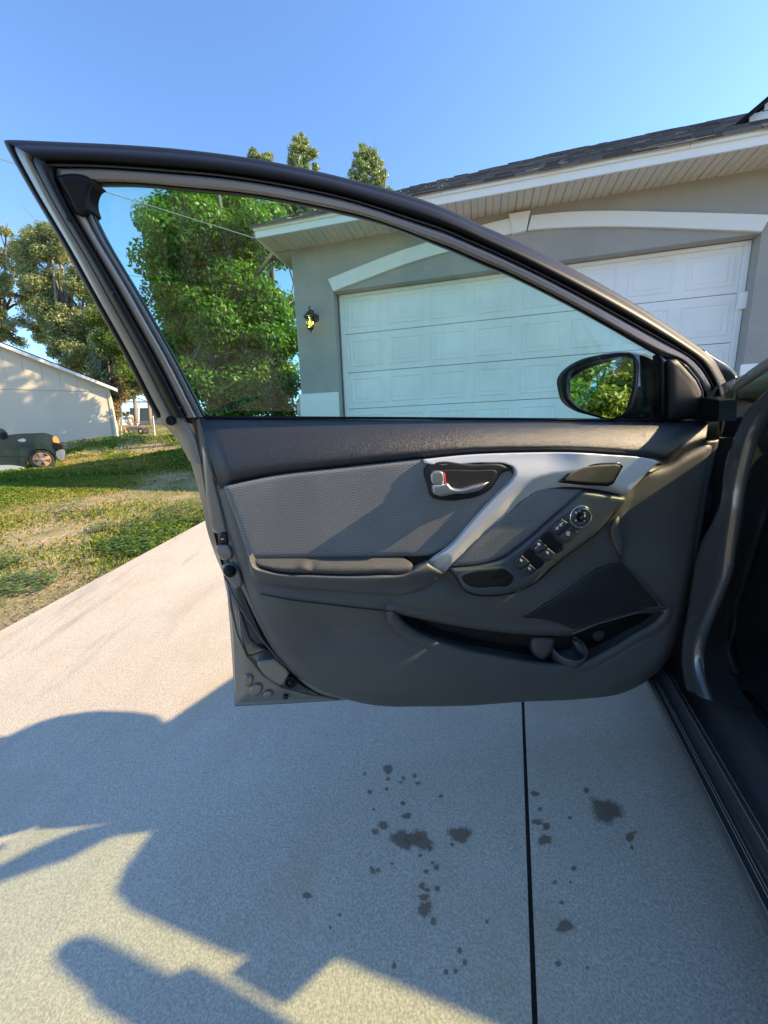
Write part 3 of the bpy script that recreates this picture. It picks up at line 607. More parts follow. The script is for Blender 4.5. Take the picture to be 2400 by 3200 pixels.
# ---- inner handle
rl('handle_bezel', [(1327,1459),(1340,1449),(1480,1446),(1586,1455),(1600,1466),(1575,1476),(1531,1531),(1499,1550),(1445,1562),(1390,1565),(1347,1553),(1334,1517)], M['well'], off=.082, drop=.012, r=10)
rl('handle_bowl', [(1345,1475),(1380,1470),(1480,1470),(1553,1477),(1539,1503),(1503,1533),(1445,1550),(1365,1550),(1351,1531)], M['interior'], off=.0835, drop=.001, r=4)
rl('lock_knob', [(1349,1477),(1381,1474),(1384,1513),(1351,1511)], M['satinmetal'], off=.098, drop=.005, r=4, step=5, bstep=4)
rl('lock_marking', [(1383,1478,1),(1390,1476,1),(1394,1508,1),(1385,1508,1)], M['red'], off=.090, drop=.002, r=2)
rl('door_handle', [(1349,1514,1),(1380,1513),(1400,1510),(1410,1522),(1430,1528),(1480,1517),(1528,1506,1),(1500,1530),(1460,1541),(1420,1544),(1372,1550),(1354,1542)], M['satinmetal'], off=.100, drop=.008, r=6, step=5, bstep=5)
rl('tweeter_frame', [(x, y) if len(p) == 2 else (x, y, 1) for p in [(1748,1508,1),(1775,1477),(1817,1456),(1872,1447),(1936,1445,1),(1948,1457,1),(1918,1511,1),(1901,1520,1),(1836,1517)] for x, y in [p[:2]]], M['gloss'], off=.0865, drop=.003, r=4)
rl('tweeter_grille', TW, M['grille2'], off=.0885, drop=.004, r=6)
# ---- switch panel
SP = [(1821,1533,1),(1949,1552,1),(1953,1556),(1915,1606),(1872,1657),(1813,1704),(1745,1754),(1700,1790),(1670,1820),(1619,1845),(1543,1859),(1480,1855),(1448,1839),(1429,1807),(1404,1776,1),(1517,1762),(1571,1744),(1625,1706),(1734,1611)]
rl('switch_panel', SP, M['switchp'], off=.088, drop=.016, r=12, step=9, depth=.045)
rl('tray_frame', [(1437,1797),(1448,1790),(1543,1772),(1575,1770),(1612,1808),(1597,1832),(1543,1840),(1480,1841),(1452,1830)], M['satin'], off=.0888, drop=.002, r=4)
rl('storage_tray', [(1443,1798),(1452,1794),(1543,1778),(1571,1776),(1606,1809),(1594,1827),(1540,1834),(1480,1835),(1456,1826)], M['well'], off=.0900, drop=.002, r=3)
def btn(name, P, m='button', o=.094): rl(name, P, M[m], off=o, drop=.003, r=4, step=6, bstep=4, depth=.008)
rl('switch_well', [(1685,1683,1),(1698,1668),(1710,1660),(1720,1664),(1740,1688),(1761,1705),(1762,1714),(1737,1731,1)], M['well'], off=.0895, drop=.001, r=2)
rl('switch_well', [(1632,1734,1),(1642,1722),(1652,1713),(1662,1718),(1680,1740),(1699,1756),(1699,1764),(1679,1780,1)], M['well'], off=.0895, drop=.001, r=2)
btn('window_switch', [(1660,1706),(1685,1684,1),(1713,1709,1),(1679,1729,1),(1668,1722)])
btn('window_switch', [(1681,1734,1),(1711,1711,1),(1737,1731,1),(1717,1752),(1707,1752)])
btn('window_switch', [(1609,1755),(1631,1734,1),(1657,1758,1),(1623,1779,1),(1613,1771)])
btn('window_switch', [(1627,1783,1),(1655,1762,1),(1678,1781,1),(1654,1798),(1647,1798)])
btn('lock_switch', [(1722,1652),(1745,1630),(1756,1621,1),(1781,1637,1),(1743,1674,1),(1727,1664)])
btn('window_lock_switch', [(1745,1676,1),(1784,1643,1),(1809,1663,1),(1775,1695),(1756,1693)])
def dash(x, y, a, l=4.2, w=1.7, name='switch_mark', o=.0965):
    ca, sa = math.cos(a), math.sin(a); rl(name, [(x+ca*l-sa*w, y+sa*l+ca*w), (x-ca*l-sa*w, y-sa*l+ca*w), (x-ca*l+sa*w, y-sa*l-ca*w), (x+ca*l+sa*w, y+sa*l-ca*w)], M['white'], off=o, drop=.0003, r=.5, step=9, bstep=3)
dash(1684, 1701, .75); dash(1711, 1728, .75); dash(1629, 1752, .75); dash(1655, 1778, .75)
def text(s, x, y, size, rot, mat, parent, off=.0968, name='lettering'):
    cu = bpy.data.curves.new(name, 'FONT'); cu.body = s; cu.size = size; cu.align_x = 'CENTER'; cu.align_y = 'CENTER'; cu.extrude = .0001
    o0 = bpy.data.objects.new(name, cu); S.collection.objects.link(o0); cu.materials.append(mat); bpy.context.view_layer.update()
    me = bpy.data.meshes.new_from_object(o0.evaluated_get(bpy.context.evaluated_depsgraph_get())); bpy.data.objects.remove(o0); o = bpy.data.objects.new(name, me); S.collection.objects.link(o)
    o.parent = parent; p = DL(x, y, off)-WL[parent.name]; o.location = Vector(p); o.rotation_euler = (PI/2, rot, 0); return o
text('AUTO', 1681, 1707, .0055, -.72+0, M['white'], DR)
def icon_lock(x, y, openb):
    b = MB(); 
    for i in range(4):
        a0 = .72+i*PI/2; a1 = a0+PI/2; b.tube([DL(x+4.6*math.cos(a0), y+4.6*math.sin(a0), .0965), DL(x+4.6*math.cos(a1), y+4.6*math.sin(a1), .0965)], .00045, 4)
    q = [(x+3, y-4), (x+5, y-8), (x+8, y-6) if not openb else (x+9, y-9)]; b.tube([DL(*t, .0965) for t in q], .00045, 4); b.tube([DL(x-1.5, y+1, .0965), DL(x+1.5, y-1, .0965)], .0008, 4)
    b.mk('lock_symbol', M['white'], DR)
icon_lock(1741, 1651, True); icon_lock(1753, 1640, False)
b = MB(); q = [(1769,1668),(1775,1662),(1781,1667),(1775,1674),(1769,1668)]; b.tube([DL(*t, .0965) for t in q], .0006, 4); b.tube([DL(1770,1662,.0965), DL(1780,1674,.0965)], .0006, 4); b.tube([DL(1781,1662,.0965), DL(1771,1673,.0965)], .0005, 4); b.mk('window_lock_symbol', M['white'], DR)
kc = DL(1813, 1614, .088); kr = np.linalg.norm(DL(1842, 1614, .088)-kc)
b = MB(); b.lathe(kc, (0, -1, 0), [(kr*1.12, -.002), (kr*1.12, .004), (kr*1.06, .0055), (kr*.98, .0045), (kr*.96, .001), (0, .001)], 36); b.mk('knob_ring', M['chrome'], DR, smooth=True)
b = MB(); b.lathe(kc, (0, -1, 0), [(kr*.95, .001), (kr*.95, .006), (kr*.88, .0075), (kr*.5, .0072), (kr*.46, .004), (0, .004)], 32); b.mk('mirror_switch', M['button'], DR, smooth=True)
b = MB(); b.lathe(kc, (0, -1, 0), [(kr*.32, .003), (kr*.34, .010), (kr*.24, .014), (0, .015)], 20); b.mk('mirror_knob', M['gloss'], DR, smooth=True)
for a_ in (.75, 2.4, 3.9, 5.6):
    x, y = 1813+18*math.cos(a_), 1614+18*math.sin(a_); b = MB(); b.prism([DL(x+4.2*math.cos(q), y+4.2*math.sin(q), .0958) for q in (a_, a_+2.1, a_-2.1)], (0, -.0003, 0)); b.mk('arrow_mark', M['white'], DR)
text('L', 1811, 1596, .0075, 0, M['white'], DR, .0962); text('R', 1829, 1610, .0075, 0, M['white'], DR, .0962)
for P_ in ([(812,1856),(900,1873),(1034,1890),(1179,1906),(1236,1911)], [(1404,1778),(1427,1808),(1446,1841),(1480,1858),(1543,1862),(1619,1848),(1672,1822),(1745,1757),(1813,1706),(1872,1660),(1917,1608),(1955,1558)]):
    b = MB(); b.tube([DL(x, y, .0475+float(trimfn(np.array([x*1.]), np.array([y*1.]), 0)[0])+(.001 if x < 1300 else .0)) for x, y in cr(P_, 20, False)], .0013, 6); b.mk('trim_seam', M['well'], DR, smooth=True)
# ---- lower speaker grille
GR = [(1628,1930,1),(1680,1896),(1733,1868),(1800,1820),(1859,1780),(1905,1760),(1942,1755,1),(1967,1784),(2020,1845),(2069,1899,1),(1986,1910),(1859,1945),(1792,1972,1),(1758,1954),(1700,1937)]
rl('speaker_grille', GR, M['grille'], off=.051, drop=.006, r=10, step=10, fn=trimfn)
gz = lambda x, y: float(trimfn(np.array([x*1.]), np.array([y*1.]), 0)[0])
b = MB(); b.tube([DL(x, y, .050+gz(x, y)) for x, y in [(1640,1920),(1733,1861),(1800,1812),(1859,1772),(1908,1750),(1946,1748),(1972,1778),(2078,1900)]], .0017, 6); b.tube([DL(x, y, .050+gz(x, y)) for x, y in [(2078,1901),(1986,1916),(1859,1952),(1790,1980)]], .0017, 6); b.mk('grille_edge', M['plastic'], DR, smooth=True)

# ---- window frame
T0 = [(17,442),(48,440),(193,446),(386,455),(579,470),(800,499),(993,538),(1186,586),(1330,630),(1427,669),(1499,704),(1600,748),(1745,819),(1889,896),(2034,983),(2179,1082),(2227,1121),(2250,1158),(2270,1200),(2280,1253),(2280,1320),(2264,1385)]
TG = [(283,586),(300,585),(434,585),(579,598),(800,620),(993,655),(1186,701),(1379,774),(1430,795),(1520,835),(1600,868),(1745,940),(1889,1018),(2034,1100),(2080,1120),(2118,1127),(2146,1150),(2178,1188),(2194,1222),(2198,1260),(2198,1300),(2200,1360)]
GT = [p for p in TG]
def seg(A, B, parts, prefix):
    for nm, mt, prof in parts: strip(nm, A, B, M[mt], DR, prof, surf=DU, n=110)
# paired resample by point index keeps the corners matched
def idx_strip(name, A, B, mat, prof, k=8):
    n = (len(A)-1)*k+1; s = np.linspace(0, len(A)-1, n)
    def cm(P):
        P = np.array(P, float); out = []
        for q in s:
            i = min(int(q), len(P)-2); t = q-i; p0 = P[max(i-1, 0)]; p1 = P[i]; p2 = P[i+1]; p3 = P[min(i+2, len(P)-1)]
            out.append(.5*((2*p1)+(-p0+p2)*t+(2*p0-5*p1+4*p2-p3)*t*t+(-p0+3*p1-3*p2+p3)*t**3))
        return np.array(out)
    a = cm(A); b = cm(B); V = []
    for i in range(n):
        for t, o in prof: p = a[i]*(1-t)+b[i]*t; V.append(DU(p[0], p[1], o))
    return mk(name, V, grid_faces(n, len(prof)), mat, DR, smooth=True)
idx_strip('outer_seal', T0, TG, M['rubber'], [(-.02, -.07), (0, -.045), (.04, -.035), (.09, -.03), (.11, -.022), (.13, -.012), (.2, .004), (.3, .010), (.4, .008), (.47, -.004)])
idx_strip('seal_ridge', T0, TG, M['metalrib'], [(.45, -.006), (.48, .0), (.51, .004), (.54, .004), (.57, -.002), (.585, -.010)])
idx_strip('window_frame', T0, TG, M['framegrey'], [(.575, -.012), (.60, .0), (.63, .004), (.70, .0055), (.76, .004), (.80, .006), (.85, .004), (.89, -.004), (.905, -.012)])
idx_strip('glass_run', T0, TG, M['gloss'], [(.89, -.012), (.92, -.006), (.96, -.008), (1.0, -.018), (1.01, -.025)])
# rear upright of the frame
L0 = [(17,442),(29,472),(96,593),(193,757),(289,930),(386,1104),(458,1244),(492,1306)]
LG = [(283,586),(281,625),(338,752),(430,908),(482,998),(560,1138),(620,1256),(644,1304)]
LP = [('frame_outer_edge', 'rubber', [(-.02, -.06), (0, -.04), (.03, -.035), (.09, -.034), (.1, -.04)]),
      ('pillar_flange', 'paint', [(.085, -.042), (.12, -.030), (.2, -.022), (.31, -.018), (.33, -.022)]),
      ('door_seal', 'rubber', [(.32, -.022), (.35, -.004), (.42, .008), (.50, .012), (.57, .006), (.6, -.006)]),
      ('frame_upright', 'framegrey', [(.585, -.012), (.61, .0), (.66, .004), (.74, .004), (.79, .001), (.81, -.006)]),
      ('sash_channel', 'sash', [(.795, -.010), (.83, -.004), (.92, -.004), (.945, -.010)]),
      ('glass_run', 'gloss', [(.935, -.012), (.965, -.008), (1.0, -.018), (1.01, -.025)])]
for nm, mt, pf in LP: idx_strip(nm, L0, LG, M[mt], pf)
# seal continues down the latch edge
S0 = [(492,1306),(535,1325),(575,1385),(600,1450),(625,1540),(640,1590)]
S1 = [(600,1304),(622,1330),(640,1390),(648,1450),(656,1540),(664,1600)]
strip('frame_foot', [(478,1262),(492,1306),(503,1324),(540,1342),(572,1402),(590,1440)], [(600,1262),(622,1302),(634,1340),(642,1372),(650,1420),(656,1460)], M['paint'], DR, [(0, -.045), (.05, -.035), (.3, -.02), (.6, -.018), (.66, -.02)], n=30)
strip('door_seal', [(590,1290),(606,1340),(622,1390),(628,1460),(645,1560),(660,1640),(678,1720),(702,1804)], [(622,1296),(636,1340),(648,1390),(654,1460),(661,1560),(672,1640),(688,1720),(706,1806)], M['rubber'], DR, [(0, -.03), (.2, -.012), (.5, -.004), (.8, -.010), (1, -.02)], n=40)
b = MB(); b.lathe(DL(534, 1315, -.018), (0, -1, 0), [(.009, 0), (.009, .003), (.006, .004), (.004, .002), (0, .002)], 14); b.mk('frame_screw', M['rubber'], DR, smooth=True)
for x, y in ((213,686),(353,914),(562,1274)):
    b = MB(); b.lathe(DU(x, y, .012), (0, -1, 0), [(.0032, 0), (.0028, .0012), (0, .0013)], 10); b.mk('seal_clip', M['gloss'], DR, smooth=True)
relief('frame_gusset', [(548,1288,1),(655,1292,1),(655,1322,1),(604,1326,1),(572,1318,1)], M['gloss'], DR, off=-.030, drop=.004, r=5)
# top corner cover
relief('corner_cover', [(172,552,1),(188,546),(268,548),(290,560),(304,572,1),(290,580),(281,598),(279,630),(288,660,1),(262,681,1),(244,674),(208,615)], M['rubber'], DR, off=.013, drop=.014, r=14, surf=DU, bstep=6, step=9)
# glass pane, set in the channel behind the frame
gl = [(x, y, 1) for x, y in LG[::-1]]+[(300,575,1)]+[(x, y-10, 1) for x, y in TG[2:14]]+[(2080,1110,1),(2068,1130,1),(2068,1330,1),(640,1330,1)]
P = cr(gl, 40); V = [DU(x, y, -.022-.018*math.sin(PI*np.clip((y-585)/740, 0, 1))) for x, y in P]
vs, es, fs, *_ = delaunay_2d_cdt([Vector(p) for p in P], [(i, (i+1) % len(P)) for i in range(len(P))], [], 1, 1e-4)
mk('window_glass', [DU(v[0], v[1], -.024) for v in vs], [tuple(q) for q in fs], M['glass'], DR, smooth=False)
# division bar, sail cover, outer corner
relief('division_bar', [(2060,1105,1),(2090,1124,1),(2092,1318,1),(2062,1316,1)], M['gloss'], DR, off=.010, drop=.014, r=12, surf=DU)
relief('mirror_cover', [(2082,1124,1),(2118,1122),(2150,1152),(2182,1192),(2196,1228),(2199,1304,1),(2084,1318,1)], M['interior'], DR, off=.024, drop=.02, r=30, surf=DU, step=9)
b = MB(); b.tube([DU(x, y, .024) for x, y in [(2118,1125),(2146,1149),(2178,1187),(2194,1222),(2198,1262),(2197,1300)]], [.001, .003, .0025, .002, .0015, .001], 8); b.mk('cover_edge', M['metalrib'], DR, smooth=True)
relief('outer_corner', [(2195,1090,1),(2230,1112),(2300,1162),(2309,1175,1),(2306,1236),(2294,1300),(2270,1390,1),(2230,1390,1),(2225,1250)], M['gloss'], DR, off=-.045, drop=.012, r=12, surf=DU, depth=.06)
for x, y in ((2165, 1600), (2130, 1980)): b = MB(); b.box(DL(x, y, .02), (.05, .01, 0), (0, .07, 0), (0, 0, .05)); b.mk('hinge', M['paint_dark'], DR)
b = MB(); b.tube([DL(2160, 1800, .03), DL(2200, 1786, .04), DL(2262, 1772, .05)], .009, 8); b.lathe(DL(2258, 1774, .06), (.3, -.9, .1), [(.02, 0), (.02, .012), (.008, .016), (0, .016)], 12); b.mk('check_strap', M['gloss'], DR, smooth=True)

# ---- exterior mirror
def DM(x, y, off): return onplane(x, y, (0, .985-off, 0), (.12, 1, 0))
HS = [(1749,1181),(1756,1167),(1799,1131),(1876,1108),(1939,1100),(1994,1102),(2034,1113),(2075,1138),(2078,1262),(2075,1322),(1930,1308),(1853,1296),(1799,1280),(1763,1253),(1752,1217)]
relief('mirror_housing', HS, M['housing'], DR, off=.03, drop=.10, r=130, surf=DM, step=10, depth=.004)
rows = []
for q, sc in ((0, 1), (.04, 1.0), (.09, .94), (.13, .82), (.155, .62), (.17, .3), (.172, .02)):
    rows.append([DM(1925+(x-1925)*sc*.9, 1205+(y-1205)*sc*.96, -q) for x, y in cr(HS, 14)])
V = [p for r_ in rows for p in r_]; mk('mirror_shell', V, grid_faces(len(rows), len(rows[0]), True), M['paint'], DR, smooth=True)
MGo = [(1782,1199),(1786,1172),(1822,1146),(1899,1124),(1964,1118),(1975,1124,1),(1976,1181),(1966,1235),(1944,1289),(1921,1301),(1853,1292),(1808,1271),(1786,1244)]
relief('mirror_rim', [(1749,1181),(1757,1166),(1800,1131),(1876,1108),(1940,1101),(1978,1106),(1993,1128),(1994,1190),(1984,1250),(1962,1294),(1925,1310),(1853,1297),(1799,1280),(1763,1253),(1751,1217)], M['rubber'], DR, off=.072, drop=.02, r=16, surf=DM, step=9, bstep=6, depth=.012, holes=[MGo])
MGp = cr([(1880+(p[0]-1880)*1.04, 1210+(p[1]-1210)*1.04) for p in MGo], 10)
mc = DM(1880, 1210, .050); mn = nrm([-.40, -.905, .10])
V = [onplane(x, y, mc, mn) for x, y in MGp]
mk('mirror_glass', V, [tuple(range(len(V)))[::-1]], M['mirror'], DR)

# ---- body: rocker panel, hinge pillar, cowl, roof, pillars, glass, wheels, cabin
prof = [(.30, .13), (.06, .134), (.012, .142), (.003, .150), (.003, .172), (.006, .176), (.0105, .168), (.0145, .1775), (.0165, .1755), (.0185, .178), (.024, .170), (.036, .176), (.041, .188), (.045, .190), (.051, .190), (.055, .187), (.062, .178), (.09, .180), (.105, .20), (.125, .212), (.165, .215), (.2, .21)]
RP0 = kp(2035, 2115, 0); RP1 = kp(2400, 2850, 0)
rows = [[K(u, v, w_) for u, w_ in prof] for v in np.linspace(-1.75, .16, 24)]
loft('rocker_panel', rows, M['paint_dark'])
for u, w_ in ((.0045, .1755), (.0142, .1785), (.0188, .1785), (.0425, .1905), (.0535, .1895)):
    b = MB(); b.tube([K(u, v, w_) for v in np.linspace(-1.7, .10, 12)], .0009, 6); b.mk('sill_highlight', M['edge'], car, smooth=True)  # highlights on the sill edges, drawn as thin paler beads
b = MB(); b.tube([K(.17, v, .222) for v in np.linspace(-1.7, -.02, 20)], .010, 8)
LW = [(2400,1560),(2370,1660),(2325,1810),(2298,1890),(2283,1960),(2285,2035),(2302,2110),(2342,2185),(2400,2250)]
b.tube([kp(x, y, .15) for x, y in LW[:7]], .011, 8); b.mk('door_opening_seal', M['rubber'], car, smooth=True)
b = MB(); b.box(K(.19, -1.7, .20), CA*1.5, CB*.35, NG*.012); b.mk('scuff_plate', M['interior'], car)
A1 = [(2470,1150),(2410,1218),(2366,1262),(2330,1312),(2302,1380),(2276,1455),(2264,1560),(2232,1635),(2205,1672),(2180,1750),(2165,1850),(2152,1940),(2142,1990),(2138,2060),(2142,2110),(2150,2150)]
A2 = [(2520,1190),(2450,1262),(2410,1300),(2376,1352),(2350,1440),(2332,1520),(2318,1610),(2302,1700),(2288,1790),(2262,1860),(2240,1915),(2222,1960),(2205,2005),(2198,2060),(2204,2120),(2225,2190)]
A3 = [(2600,1230),(2520,1300),(2480,1360),(2440,1440),(2410,1520),(2390,1600),(2368,1680),(2342,1760),(2318,1840),(2296,1900),(2284,1960),(2281,2010),(2284,2060),(2296,2110),(2320,2165),(2360,2215)]
def cm_(P, k=5):
    P = np.array(P, float); out = []; n = (len(P)-1)*k+1
    for q in np.linspace(0, len(P)-1, n):
        i = min(int(q), len(P)-2); t = q-i; p0 = P[max(i-1, 0)]; p1 = P[i]; p2 = P[i+1]; p3 = P[min(i+2, len(P)-1)]
        out.append(.5*((2*p1)+(-p0+p2)*t+(2*p0-5*p1+4*p2-p3)*t*t+(-p0+3*p1-3*p2+p3)*t**3))
    return out
a1, a2, a3 = cm_(A1), cm_(A2), cm_(A3); rows = []
for i in range(len(a1)):
    q1 = kp(*a1[i], .045); q2 = kp(*a2[i], .062); q3 = kp(*a3[i], .15); row = []
    row.append(q1+CB*.05+CA*.02); row.append(q1)
    for t in (.12, .3, .5, .7, .88, 1.): row.append(q1*(1-t)+q2*t-CB*(.014*math.sin(PI*t)+.006*math.sin(3*PI*t)))
    for t in (.12, .4, .75, 1.): row.append(q2*(1-t)+q3*t-CB*.01*math.sin(PI*t))
    rows.append(row)
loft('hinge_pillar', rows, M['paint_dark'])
# body shell
b = MB(); b.box(K(-.03, .16, .12), CB*.20, CA*.02, NG*.66); b.mk('hinge_gap_panel', M['interior'], car)  # black panel added to keep the gap beside the hinge pillar dark
b = MB(); b.prism([K(.02, v, w_) for v, w_ in ((.035, .83), (.30, .80), (.27, .865), (.14, .875), (.05, .87))], CB*.03); b.mk('pillar_sun_blocker', M['gloss'], car)  # added filler at the pillar foot, shaped to keep sun off the belt end
def mirror_u(P): return [(1.70-u, v, w_) for u, v, w_ in P]
PIL = [(.004, -.03, .893), (.003, -.055, .906), (.012, -.11, .938), (.06, -.25, 1.03), (.11, -.42, 1.13), (.16, -.60, 1.225), (.205, -.80, 1.32), (.235, -1.0, 1.38), (.245, -1.3, 1.405), (.245, -1.7, 1.40), (.2, -2.2, 1.32), (.13, -2.7, 1.08)]
PRAD = [.006, .009, .010, .020, .032, .04, .042, .042, .042, .042, .042, .042]
def pillar(P, name):
    b = MB(); n = len(P)*5; P = cm_([[p[0], p[1], p[2]] for p in P], 5); rr = list(np.interp(np.linspace(0, 11, len(P)), range(12), PRAD)); b.tube([K(*p) for p in P], rr, 8); b.mk(name, M['paint'], car, smooth=True)
pillar(PIL, 'roof_side_rail'); pillar(mirror_u(PIL), 'roof_side_rail')
rows = []
for s_ in np.linspace(0, 1, 9):
    row = []
    for t in np.linspace(0, 1, 13):
        u0, v0, w0 = (np.array((.0, .05, .86))*(1-s_)+np.array((.225, -.90, 1.365))*s_); bow = math.sin(PI*t)
        u = u0+(1.70-2*u0)*t; row.append(K(u, v0+.30*bow*(1-.45*s_), w0+.035*bow*s_+.03*math.sin(PI*s_)))
    rows.append(row)
loft('windshield', rows, M['windshield'])
rows = []
for s_ in np.linspace(0, 1, 11):
    v = -.87-s_*1.30; row = []
    for t in np.linspace(0, 1, 13):
        bow = math.sin(PI*t); row.append(K(.235+1.23*t, v+.165*bow*(1-s_)-.1*bow*s_, 1.385+.045*bow**.7-.10*max(0, s_-.72)/.28*.6))
    rows.append(row)
loft('roof', rows, M['paint_dark']); V = [[p-NG*.03 for p in r_] for r_ in rows]; loft('headliner', V, M['interior'])
rows = []
for s_ in np.linspace(0, 1, 12):
    row = []
    for t in np.linspace(0, 1, 15):
        bow = math.sin(PI*t); row.append(K(.0+1.70*t, .12+1.28*s_+(.30*bow if s_ < .3 else .30*bow*(1-.2*s_)), max(.60, .875-.33*s_)+.10*bow**.5*(1-.3*s_)))
    rows.append(row)
loft('hood', rows, M['paint_dark'])
def side(u, nm, v0, v1):
    s = 1 if u > .8 else -1; rows = []
    for w_, du in ((.16, .03), (.3, 0.), (.5, -.02), (.7, -.0), (.84, .03), (.90, .05)):
        rows.append([K(u-s*du if s > 0 else u+du, v, w_-(.36*max(0, v-.16)-.10*max(0, v-.5))*(w_ > .6)) for v in np.linspace(v0, v1, 14)])
    loft(nm, rows, M['paint'])
side(0, 'front_fender', .13, 1.45); side(0, 'rear_door', -2.9, -1.15); side(1.70, 'passenger_side_panel', -2.9, 1.45)
b = MB(); b.box(K(.1, 1.38, .2), CB*1.5, CA*.1, NG*.42); b.mk('front_bumper', M['paint_dark'], car)
for u in (-.02, 1.52):
    for v in (.62, -2.06):
        c_ = K(u, v, .31); q = mk('wheel', *[np.array(MBq) for MBq in ([c_], )] if False else ([tuple(c_), tuple(c_+CB*.01), tuple(c_+CA*.01)], [(0, 1, 2)]), M['tyre'], car)
        b = MB(); b.lathe(c_, CB, [(.2, 0), (.29, .0), (.31, .02), (.31, .17), (.29, .19), (.2, .19)], 28); b.mk('tyre', M['tyre'], q, smooth=True)
        b = MB(); b.lathe(c_, CB, [(.0, .03), (.06, .02), (.19, .02), (.2, .01), (.2, .18), (.0, .18)], 20); b.mk('rim', M['alu'], q, smooth=True)
b = MB(); b.tube([K(.06, -1.08, .25), K(.06, -1.08, .9), K(.24, -1.16, 1.40)], .055, 8); b.mk('centre_pillar', M['interior'], car, smooth=True)
b = MB(); b.tube([K(1.64, -1.08, .25), K(1.64, -1.08, .9), K(1.46, -1.16, 1.40)], .055, 8); b.mk('centre_pillar', M['interior'], car, smooth=True)
rows = [[K(1.68-.2*t, v+(-.0)*t, .90+(.50-.0)*t) for t in np.linspace(0, 1, 5)] for v in np.linspace(-1.1, -.05, 6)]
rows = []
for s_ in np.linspace(0, 1, 10):
    p0 = np.array((1.67, .05-1.15*s_, .88)); top = cm_([list(q) for q in mirror_u(PIL)[:9]], 9)[int(s_*72)]; rows.append([K(*(p0*(1-t)+top*t)) for t in (0, .5, 1)])
loft('passenger_window', rows, M['sideglass'])
b = MB(); b.box(K(.20, -2.6, .20), CA*2.9, CB*1.4, NG*.02); b.mk('cabin_floor', M['carpet'], car)
rows = []
for a_, (v, w_) in enumerate(((-.15, .30), (-.15, .60), (-.135, .70), (-.115, .78), (-.08, .815), (-.04, .825), (.10, .83), (.38, .86))):
    row = []
    for t in np.linspace(.075, 1, 26):
        u = .08+1.54*t; cen = float(sm(.44, .56, u)); edge_ = float(sm(.08, .18, u))
        row.append(K(u, v+.08*cen*(a_ < 5)+.06*(1-edge_)*(a_ < 5), w_+(.0*cen if a_ > 2 else .0*cen)))
    rows.append(row)
loft('dashboard', rows, M['interior'])
b = MB(); b.box(K(.12, .22, .18), CB*1.5, CA*.03, NG*.64); b.mk('firewall', M['carpet'], car)
b = MB(); b.box(K(1.60, -1.1, .2), CB*.06, CA*1.3, NG*.66); b.mk('passenger_door_lining', M['interior'], car)
sc_ = K(.38, -.22, .745); sax = nrm(-CA*.78+NG*.62); sx = CB; sy = nrm(CA*.62+NG*.78)
ring = MB(); ring.tube([sc_+.182*(sx*math.cos(a)+sy*math.sin(a)) for a in np.linspace(0, 2*PI, 33)], .017, 8, caps=False)
q = ring.mk('steering_wheel', M['interior'], car, smooth=True)
b = MB(); b.lathe(sc_-sax*.02, sax, [(.0, -.02), (.07, -.02), (.085, .01), (.07, .035), (0, .045)], 20); b.mk('hub', M['interior'], q, smooth=True)
for a in (0, PI, -PI/2): b = MB(); b.tube([sc_, sc_+.18*(sx*math.cos(a)+sy*math.sin(a))], .022, 6); b.mk('spoke', M['interior'], q, smooth=True)
b = MB(); b.tube([sc_-sax*.05, sc_-sax*.4], .035, 8); b.mk('steering_column', M['interior'], q)
def seat(u):
    b = MB(); b.lathe(K(u, -1.02, .40), NG, [(.0, -.1), (.22, -.1), (.25, .0), (.24, .10), (.0, .13)], 18); q = b.mk('seat', M['seat'], car, smooth=True)
    b = MB(); b.tube([K(u, -1.22, .45), K(u, -1.28, .7), K(u, -1.36, .95), K(u, -1.40, 1.08)], [.2, .22, .2, .12], 12); b.mk('backrest', M['seat'], q, smooth=True)
    b = MB(); b.tube([K(u-.09, -1.42, 1.20), K(u+.09, -1.42, 1.20)], .075, 10); b.mk('headrest', M['seat'], q, smooth=True)
seat(.48); seat(1.2)
b = MB(); b.tube([K(.76, -.42, 1.26), K(.94, -.42, 1.26)], .032, 8); b.mk('rear_view_mirror', M['interior'], car, smooth=True)
b = MB(); b.box(K(1.72, -.02, .92), CB*.17, CA*.10, NG*.13); b.mk('passenger_mirror', M['paint'], car)

# ---------------------------------------------------------------- house with the garage
house = thing('house', 'single storey grey stucco house with white garage arch and dark shingle roof', 'house', WJ+np.array([0, 0, GZ]))
GW, GH = 4.88, 2.13
sL, _ = Ws(925, 1000); sR = 9.5
op0, zt = Ws(1041, 913); op1, zt2 = Ws(2381, 725); zt = (zt+zt2)/2; ZB = .2
ztop = Ws(900, 762)[1]
print('wall s', sL, 'opening', op0, op1, zt, 'wall top', ztop, 'fascia', Ws(800, 750, .45), Ws(2400, 443, .45), 'door', Ws(1060, 928, -.16), Ws(2346, 750, -.16))
TK = .18
def wallbox(s0, s1, z0, z1, nm='wall', mat='stucco', o0=-TK, o1=0., parent=house):
    b = MB(); b.box(W(s0, z0, o0), WD*(s1-s0), WN*(o1-o0), (0, 0, z1-z0)); return b.mk(nm, M[mat], parent)
wallbox(sL, op0, ZB, ztop); wallbox(op1, sR, ZB, ztop); wallbox(op0, op1, zt, ztop)
b = MB(); b.box(W(sL, ZB, -TK), WD*TK, -WN*7.6, (0, 0, ztop-ZB)); b.box(W(sL+.5, ZB, -7.6), WD*9, -WN*.18, (0, 0, ztop-ZB)); b.box(W(sR-TK, ZB, -TK), WD*TK, -WN*7.6, (0, 0, ztop-ZB)); b.mk('side_wall', M['stucco'], house)
def poly_on_wall(P, o0, o1, nm, mat):
    C_ = cr(P, 14); b = MB(); pts = [Wp(x, y, o1) for x, y in C_]; b.prism(pts, -WN*(o1-o0)); return b.mk(nm, M[mat], house)
